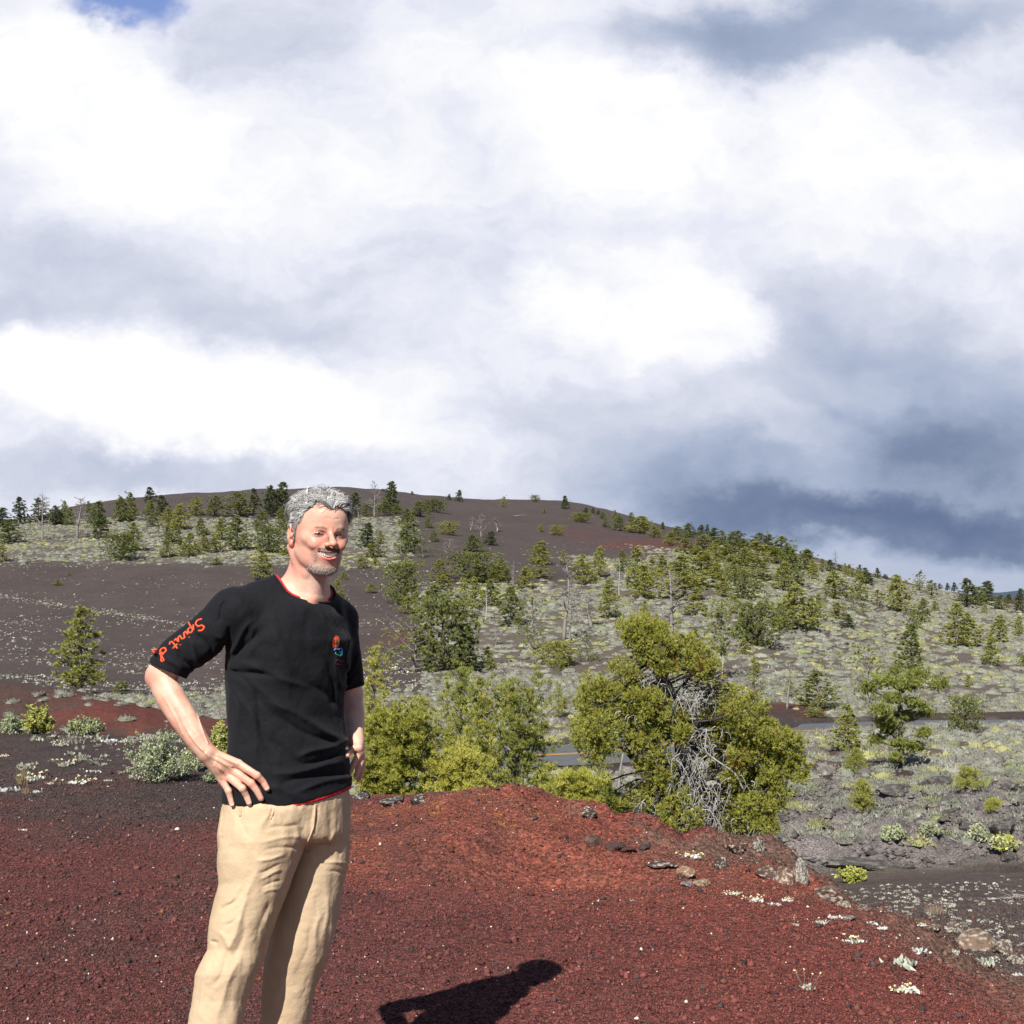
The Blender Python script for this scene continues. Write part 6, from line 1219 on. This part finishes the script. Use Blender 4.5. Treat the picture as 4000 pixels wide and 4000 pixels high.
    for st in L:
        d2 = dense(st, 7); fx = 800+rd_[0]*d2[:, 0]*29.5+upd[0]*(d2[:, 1]-1.4)*18; fy = 2436+rd_[1]*d2[:, 0]*29.5*.95+upd[1]*(d2[:, 1]-1.4)*18
        hd = hit_depth(SH, (fx-1245)/PS, -(fy-2000)/PS, -.25, .0)
        if np.isnan(hd).any(): hd = np.where(np.isnan(hd), np.nanmean(hd) if not np.isnan(hd).all() else -.1, hd)
        Pp = np.stack([(fx-1245)/PS, hd+.0004, -(fy-2000)/PS], 1); V, q, tr = tube(Pp, .0027, 6); a.add(V, q, tr)
    a.build('sleeve_lettering', om, shirt, xf=lambda V_: toworld(V_)-np.array(root.location))
    # ---- chest emblem
    def patch(name, poly, mat, lift=.0012):
        poly = np.asarray(poly, float); c = poly.mean(0); rings = [c+(poly-c)*k for k in (.0, .35, .7, 1.0)]; pts = np.vstack([rings[0][:1]]+rings[1:]); n = len(poly)
        hd = hit_depth(SH, (pts[:, 0]-1245)/PS, -(pts[:, 1]-2000)/PS, -.25, .2); hd = np.where(np.isnan(hd), np.nanmean(hd), hd)-lift
        V = np.stack([(pts[:, 0]-1245)/PS, hd, -(pts[:, 1]-2000)/PS], 1); j = np.arange(n); T = [np.stack([np.zeros(n, int), 1+j, 1+(j+1) % n], 1)]
        for r_ in (0, 1):
            b = 1+r_*n; T += [np.stack([b+j, b+n+j, b+n+(j+1) % n], 1), np.stack([b+j, b+n+(j+1) % n, b+(j+1) % n], 1)]
        W = toworld(V)-np.array(root.location); return mesh_np(name, W, tri=np.vstack(T)[:, ::-1], mat=mat, parent=shirt, smooth=True)
    def cr(x, y): return (500+x/1.932, 1800+y/1.932)
    aa = np.linspace(0, 2*math.pi, 20, endpoint=False)
    patch('chest_emblem', [cr(1570+27*math.cos(t_)+5*math.sin(t_)*-1, 1370+50*math.sin(t_)) for t_ in aa], om)
    ym, _, _ = flat_mat('gold_print', (.45, .33, .10), .6, .3); bmm, _, _ = flat_mat('blue_print', (.06, .22, .60), .6, .3); gm, _, _ = flat_mat('green_print', (.03, .22, .14), .6, .3); dm, _, _ = flat_mat('dark_red_print', (.10, .02, .02), .7, .2)
    def strokes(name, S_, mat, r=.0014):
        a = Acc()
        for st in S_:
            d2 = dense([cr(*q_) for q_ in st], 6); hd = hit_depth(SH, (d2[:, 0]-1245)/PS, -(d2[:, 1]-2000)/PS, -.25, .2); hd = np.where(np.isnan(hd), np.nanmean(hd), hd)
            V, q, tr = tube(np.stack([(d2[:, 0]-1245)/PS, hd-.001, -(d2[:, 1]-2000)/PS], 1), r, 6); a.add(V, q, tr)
        return a.build(name, mat, shirt, xf=lambda V_: toworld(V_)-np.array(root.location))
    strokes('chest_emblem', [[(1562, 1345), (1575, 1352), (1565, 1362), (1580, 1372)], [(1562, 1372), (1574, 1385), (1566, 1398), (1584, 1400)], [(1585, 1360), (1592, 1385)]], ym, .0013)
    strokes('chest_emblem', [[(1556, 1432), (1566, 1420), (1585, 1425), (1600, 1416), (1613, 1418), (1614, 1445), (1612, 1470)]], bmm, .0020)
    strokes('chest_emblem', [[(1568, 1440), (1566, 1455), (1585, 1466), (1604, 1472), (1608, 1450), (1596, 1440)], [(1575, 1462), (1600, 1478)]], gm, .0018)
    strokes('chest_emblem', [[(1568, 1512), (1582, 1502), (1592, 1518)], [(1596, 1505), (1606, 1516), (1618, 1510), (1628, 1524)], [(1580, 1535), (1618, 1540)]], dm, .0014)
    # ---- trousers
    tw = math.pi
    TR = Sdf()
    TR.add(loft([(3040, 1126, 240, 0), (3130, 1126, 250, 0), (3200, 1119, 258, 0), (3290, 1109, 262, 0), (3370, 1104, 262, 0), (3420, 1100, 250, 0)], -.004, zcap=(-(3296-2000)/PS, -(3050-2000)/PS), kcap=.03), 0)
    LL = [(3120, 1062, 190, -.030), (3200, 1048, 186, -.042), (3290, 1026, 176, -.056), (3370, 1006, 160, -.065), (3455, 994, 142, -.070), (3541, 967, 134, -.075), (3600, 949, 131, -.08), (3712, 925, 114, -.085), (3765, 903, 121, -.087), (3808, 884, 120, -.09), (3911, 856, 109, -.09), (4000, 842, 111, -.09), (4150, 806, 106, -.095), (4300, 768, 103, -.10), (4520, 725, 98, -.10)]
    LR = [(3250, 1256, 118, .055), (3370, 1238, 125, .06), (3501, 1205, 126, .065), (3626, 1187, 126, .07), (3757, 1155, 123, .08), (3854, 1131, 108, .085), (4000, 1112, 93, .09), (4200, 1078, 94, .095), (4520, 1040, 92, .10)]
    TR.add(loft(LL, 0, zcap=(-(4510-2000)/PS, -(3130-2000)/PS), bf=.92, kcap=.03), .012)
    TR.add(loft(LR, 0, zcap=(-(4500-2000)/PS, -(3260-2000)/PS), bf=1.0, kcap=.02), .008)
    def cr4(x, y): return (600+x/1.7564, 3000+y/1.7564)
    TF = []
    for (x0, y0, x1, y1, w, h) in [(820, 275, 800, 360, 7, -8), (790, 300, 740, 420, 16, 5), (870, 280, 1020, 470, 20, 6), (780, 420, 1000, 380, 12, -5), (740, 500, 1020, 470, 14, 5), (760, 560, 1000, 540, 12, -5),
                                   (700, 640, 900, 600, 12, 6), (720, 720, 880, 660, 9, -6), (730, 760, 880, 700, 9, 6), (740, 810, 880, 770, 8, -5), (750, 850, 860, 830, 8, 5),
                                   (720, 700, 500, 1250, 26, 9), (800, 900, 700, 1200, 20, -6), (560, 900, 470, 980, 14, -8), (620, 800, 480, 950, 16, 6), (440, 1120, 540, 1250, 16, 7), (400, 1180, 440, 1210, 10, -10), (480, 1090, 600, 1010, 12, -5),
                                   (520, 1250, 420, 1500, 22, -7), (600, 1300, 420, 1700, 24, 7), (640, 1000, 560, 1300, 22, -6), (380, 1350, 300, 1700, 16, 5), (1110, 260, 1090, 440, 5, 6), (1128, 260, 1105, 440, 5, -6),
                                   (1240, 420, 1210, 600, 14, 6), (1290, 420, 1270, 620, 12, -5), (1180, 640, 1330, 660, 9, 5), (1190, 700, 1320, 730, 9, -5), (1150, 1000, 1090, 1250, 20, 7), (1080, 1100, 1020, 1340, 16, -5),
                                   (1200, 870, 1160, 1200, 18, 5), (880, 1450, 820, 1640, 18, 6), (780, 1500, 900, 1400, 14, -4), (460, 300, 450, 500, 10, 4), (600, 280, 640, 500, 24, -4), (540, 290, 560, 480, 20, 4), (1000, 420, 1090, 480, 10, -4), (1010, 560, 1080, 560, 8, -5)]:
        a0 = cr4(x0, y0); a1 = cr4(x1, y1); TF.append((a0[0], a0[1], a1[0], a1[1], w/1.5, h*.62))
    def tpost(p, d):
        near = d < .04; d = d.copy(); q = p[near]; d[near] -= folds(q, TF)+(fbm(q[:, 0]*22+q[:, 1]*14, q[:, 2]*13, 1, 3, 17)-.5)*.008; return d
    TR.post = tpost; V, Q = surface(TR, B_(590, 4540, 0)+[0, -.26, 0], B_(1420, 3030, 0)+[0, .26, 0], .0034)
    pm, t, bs = flat_mat('tan_cotton', (.56, .37, .195), .9, .12, bump=[(14, .0050, 3), (38, .0022, 4), (120, .0006, 3), (1100, .0004, 2)])
    P = t.n('ShaderNodeNewGeometry').outputs['Position']; t.L.new(t.ramp(t.noise(P, 7, 5, .65), [(.3, (.50, .37, .235)), (.55, (.555, .42, .275)), (.75, (.60, .465, .32))]), bs.inputs['Base Color'])
    Wt = toworld(V); Wt[:, 2] = np.maximum(Wt[:, 2], .03); tr_ = mesh_np('trousers', Wt-np.array(root.location), quad=Q, mat=pm, parent=root, smooth=True)
    # waistband loops, fly seam, pocket seam
    def seam(pts, r=.0016, nm='seam', lift=.0):
        d2 = dense([cr4(*q_) for q_ in pts], 8); hd = hit_depth(TR, (d2[:, 0]-1245)/PS, -(d2[:, 1]-2000)/PS, -.3, .3); hd = np.where(np.isnan(hd), np.nanmean(hd), hd)
        V, q, tr = tube(np.stack([(d2[:, 0]-1245)/PS, hd-lift, -(d2[:, 1]-2000)/PS], 1), r, 6); a = Acc(); a.add(V, q, tr); a.build(nm, pm, tr_, xf=lambda V_: toworld(V_)-np.array(root.location))
    seam([(1108, 250), (1104, 330), (1096, 400), (1080, 450), (1040, 540)], .0024, 'fly_seam'); seam([(476, 300), (458, 400), (452, 460), (480, 466)], .0016, 'pocket_seam')
    seam([(595, 272), (596, 300), (594, 330)], .0040, 'pleat', .0); seam([(822, 275), (818, 310), (800, 350)], .0036, 'pleat')
    # shoes (below the picture, seen only as shadow)
    shoe, _, _ = flat_mat('brown_leather', (.08, .045, .03), .6, .3)
    for cxp, cyp, D in ((728, 4540, -.10), (1042, 4510, .10)):
        S_ = Sdf(); c = toworld(B_(cxp, cyp, D)[None])[0]; fo = np.array([fT[0], fT[1], 0]); c[2] = .05
        S_.add(chain([c-fo*.06, c+fo*.07, c+fo*.17-[0, 0, .012]], [.048, .046, .036]), 0); S_.add(rc(c-fo*.03, c-fo*.03+[0, 0, .06], .045, .042), .02)
        def sp(p, d): return np.maximum(d, .002-p[:, 2])
        S_.post = sp; V, Q = surface(S_, c-.30, c+.30, .006); mesh_np('shoe', V-np.array(root.location), quad=Q, mat=shoe, parent=root, smooth=True)
    # ---- hair: a close cap and many separate locks
    rng = np.random.default_rng(4)
    def scalp(dirs):
        lo_ = np.zeros(len(dirs)); hi_ = np.full(len(dirs), .2); o = np.array([0, .01, .02])
        for _ in range(22):
            m_ = (lo_+hi_)/2; ins = HS(o+dirs*m_[:, None]) < 0; lo_ = np.where(ins, m_, lo_); hi_ = np.where(ins, hi_, m_)
        return o+dirs*lo_[:, None]
    def hairline(p):
        x, y, z = p.T; ax = np.abs(x)
        front = .078-.012*np.exp(-((x+.002)/.014)**2)+.006*np.exp(-((x+.034)/.014)**2)-.55*np.clip(x-.014, 0, .06)-.95*np.clip(-x-.038, 0, .05)
        front = np.where(y < -.02, front, 0); t1 = sstep(-.052, -.008, y)
        line = front*(1-t1)+(-.002)*t1-.060*sstep(.035, .075, y)
        return z-line
    D_ = rng.normal(size=(30000, 3)); D_ /= np.linalg.norm(D_, axis=1)[:, None]; D_ = D_[D_[:, 2] > -.75]; S0 = scalp(D_); hlv = hairline(S0); ok = (hlv > 0) & (np.abs(S0[:, 0]) < .0775+.02*(S0[:, 2] > .02)); ok &= ~((np.abs(S0[:, 0]) > .066) & (S0[:, 1] < .045) & (S0[:, 2] < .026) & (S0[:, 1] > -.012) & (S0[:, 2] < .020))
    S0 = S0[ok]; D_ = D_[ok]; hlv = hlv[ok]; S0, D_, hlv = S0[:11000], D_[:11000], hlv[:11000]
    a = Acc(); CT = np.array([0, .01, .02])
    def grow(P0, Dr, n_, lift, curl, ph):
        """follow the scalp from P0 in direction Dr; lift: height profile; curl: side waves"""
        pts = []; p = P0.copy(); step = 0
        for j in range(n_):
            N = p-CT; N /= np.linalg.norm(N, axis=1)[:, None]; T = Dr-(Dr*N).sum(1)[:, None]*N; T /= np.maximum(np.linalg.norm(T, axis=1), 1e-6)[:, None]; S_ = np.cross(N, T)
            pts.append(p+N*lift[:, j:j+1]+S_*(curl*np.sin(ph+j*1.15)*min(j, 3)/3)[:, None]+N*(curl*.55*np.cos(ph*1.3+j*1.3)*min(j, 3)/3)[:, None])
            p = p+T*Ls[:, None]/(n_-1); d = HS(p); N = p-CT; N /= np.linalg.norm(N, axis=1)[:, None]; p = p-N*np.clip(d, -.02, .02)[:, None]; Dr = T+np.array([0, 0, -.12])
        return np.stack(pts, 1)
    n = len(S0); x, y, z = S0.T
    lock = rng.permutation(n)[:420]; nearest = np.empty(n, int)
    for s_ in range(0, n, 1000): nearest[s_:s_+1000] = lock[np.argmin(((S0[s_:s_+1000, None]-S0[lock][None])**2).sum(-1), 1)]
    G = S0[nearest]; top = sstep(.035, .085, z); gt = sstep(.035, .085, G[:, 2]); cl = rng.random(n)[nearest]; cl2 = rng.random(n)[nearest]; cl3 = rng.random(n)[nearest]
    Ls = (.016+.036*gt)*(.75+.5*cl3)*(.9+.2*rng.random(n)); Ls = np.where((z < .05) & (y > -.03), np.minimum(Ls, .010+.9*np.maximum(z+.01, 0)+.012), Ls)
    fx_ = np.where(y < -.035, .50*np.tanh((G[:, 0]+.018)/.03)+(cl-.5)*1.2, G[:, 0]*7+(cl-.5)*1.3); fy_ = np.where(y < -.035, .55+.8*(cl2-.3), .9); fz_ = np.where(z < .055, -.9, .1)
    fx_ = np.where(z < .05, 0, fx_); Dr = np.stack([fx_, fy_, fz_], 1)+rng.normal(size=(n, 3))*.10
    K = 9; tj = np.linspace(0, 1, K)[None]; amp = ((.0003+.0135*top*(.5+.8*cl2))*(1))[:, None]; lift = .0012+.0048*top[:, None]+amp*np.sin(tj*2.55)+rng.random((n, 1))*.0035*top[:, None]
    stray = rng.random(n) < .05; lift = lift*np.where(stray, 1.3, 1)[:, None]; curl = (.0010+.0056*gt*(.4+cl))*np.where(stray, 1.35, 1); PT = grow(S0.copy(), Dr, K, lift, curl, cl*6.3+cl3*4)
    PT = .72*PT+.28*(PT-PT[:, :1]+0*PT)*1+.28*PT[:, :1] if False else PT
    for i in range(n):
        pts = PT[i]; dr = pts[-1]-pts[0]; n_ = nrm(pts[K//2]-CT); s_ = np.cross(n_, dr); s_ = s_/max(np.linalg.norm(s_), 1e-6); wd = (.00058*(1-np.linspace(0, 1, K)*.7)+.00012)[:, None]
        g = .40+.34*(cl[i]-.45)+.22*(cl2[i]-.5)+.10*rng.normal()
        if z[i] < .05: g = g*.75
        g = min(max(g, .09), .80); col = np.array([g, g*.975, g*.945]); Vt = np.vstack([pts-s_*wd, pts+n_*wd*.8, pts+s_*wd]); j = np.arange(K-1)
        a.add(hw_(Vt), np.vstack([np.stack([j, j+1, K+j+1, K+j], 1), np.stack([K+j, K+j+1, 2*K+j+1, 2*K+j], 1)]), None, col)
    hm, _, _ = flat_mat('grey_hair', (0, 0, 0), .5, .35, vcol=True); hair = a.build('hair', hm, root, xf=lambda V_: toworld(V_)-np.array(root.location))
    CS = Sdf(); CS.add(HS_cap(HS, hairline), 0); V, Q = surface(lambda p: CS(p), (-.10, -.12, -.10), (.10, .14, .16), .0032)
    cm_, _, _ = flat_mat('hair_cap', (.24, .23, .22), .8, .2); mesh_np('hair_base', toworld(hw_(V))-np.array(root.location), quad=Q, mat=cm_, parent=hair, smooth=True)
    # beard bristles
    a = Acc(); Dn = rng.normal(size=(26000, 3)); Dn[:, 1] -= .8; Dn[:, 2] -= 1.0; Dn /= np.linalg.norm(Dn, axis=1)[:, None]; lo_ = np.zeros(len(Dn)); hi_ = np.full(len(Dn), .12); o = np.array([0, -.02, -.03])
    for _ in range(20):
        m_ = (lo_+hi_)/2; ins = HS(o+Dn*m_[:, None]) < 0; lo_ = np.where(ins, m_, lo_); hi_ = np.where(ins, hi_, m_)
    Pb = o+Dn*lo_[:, None]; x, y, z = Pb.T; ax = np.abs(x)
    inm = np.exp(-((z-(-.0374-.11*ax))/.0050)**4)*(ax < .033)*(y < -.07); ins_ = np.exp(-((ax-.034)/.006)**2)*(z < -.044)*(z > -.085)*(y < -.04); inc = sstep(-.078, -.085, z)*(ax < .042)*(y < -.03)
    pr = np.maximum(np.maximum(inm, ins_*.25), inc*.55*(1-.7*np.exp(-((x-.004)/.011)**2-((z+.082)/.006)**2)))*((z > -.0455) | (z < -.070) | (ax > .031)); kk = np.nonzero((rng.random(len(Pb)) < pr) & (lo_ > .02))[0][:2600]
    for i in kk:
        p, n_ = Pb[i], Dn[i]; d = nrm(n_*.5+np.array([x[i]*3, -.1, -.8])+rng.normal(size=3)*.25); L = .0036*(.6+.7*rng.random()); s = nrm(np.cross(d, n_))*.00042
        g = rng.uniform(.20, .50) if z[i] < -.07 else (rng.uniform(.12, .4) if ins_[i] > .4 else rng.uniform(.04, .13)); c = (g, g*(.93 if g > .3 else .68), g*(.88 if g > .3 else .5))
        q_ = p+d*L; a.add(hw_(np.array([p-s, p+s, q_+s*.3, q_-s*.3])), [[0, 1, 2, 3]], None, c)
    a.build('beard', hm, body, smooth=False, xf=lambda V_: toworld(V_)-np.array(root.location))
    return root
def HS_cap(HS, hairline):
    def f(p):
        h = hairline(p); d = HS(p)-(.0006+.0060*sstep(.03, .10, p[:, 2])*sstep(.0, .012, h)+.003*sstep(.0, .02, h)); d = smax(d, -h+.001, .003)
        ear = (np.abs(p[:, 0]) > .060) & (p[:, 1] < .046) & (p[:, 1] > -.016) & (p[:, 2] < .024); return np.where(ear, np.maximum(d, .003), d)
    f.lo = np.array([-.12]*3); f.hi = np.array([.15]*3); return f
MAN = build_man()
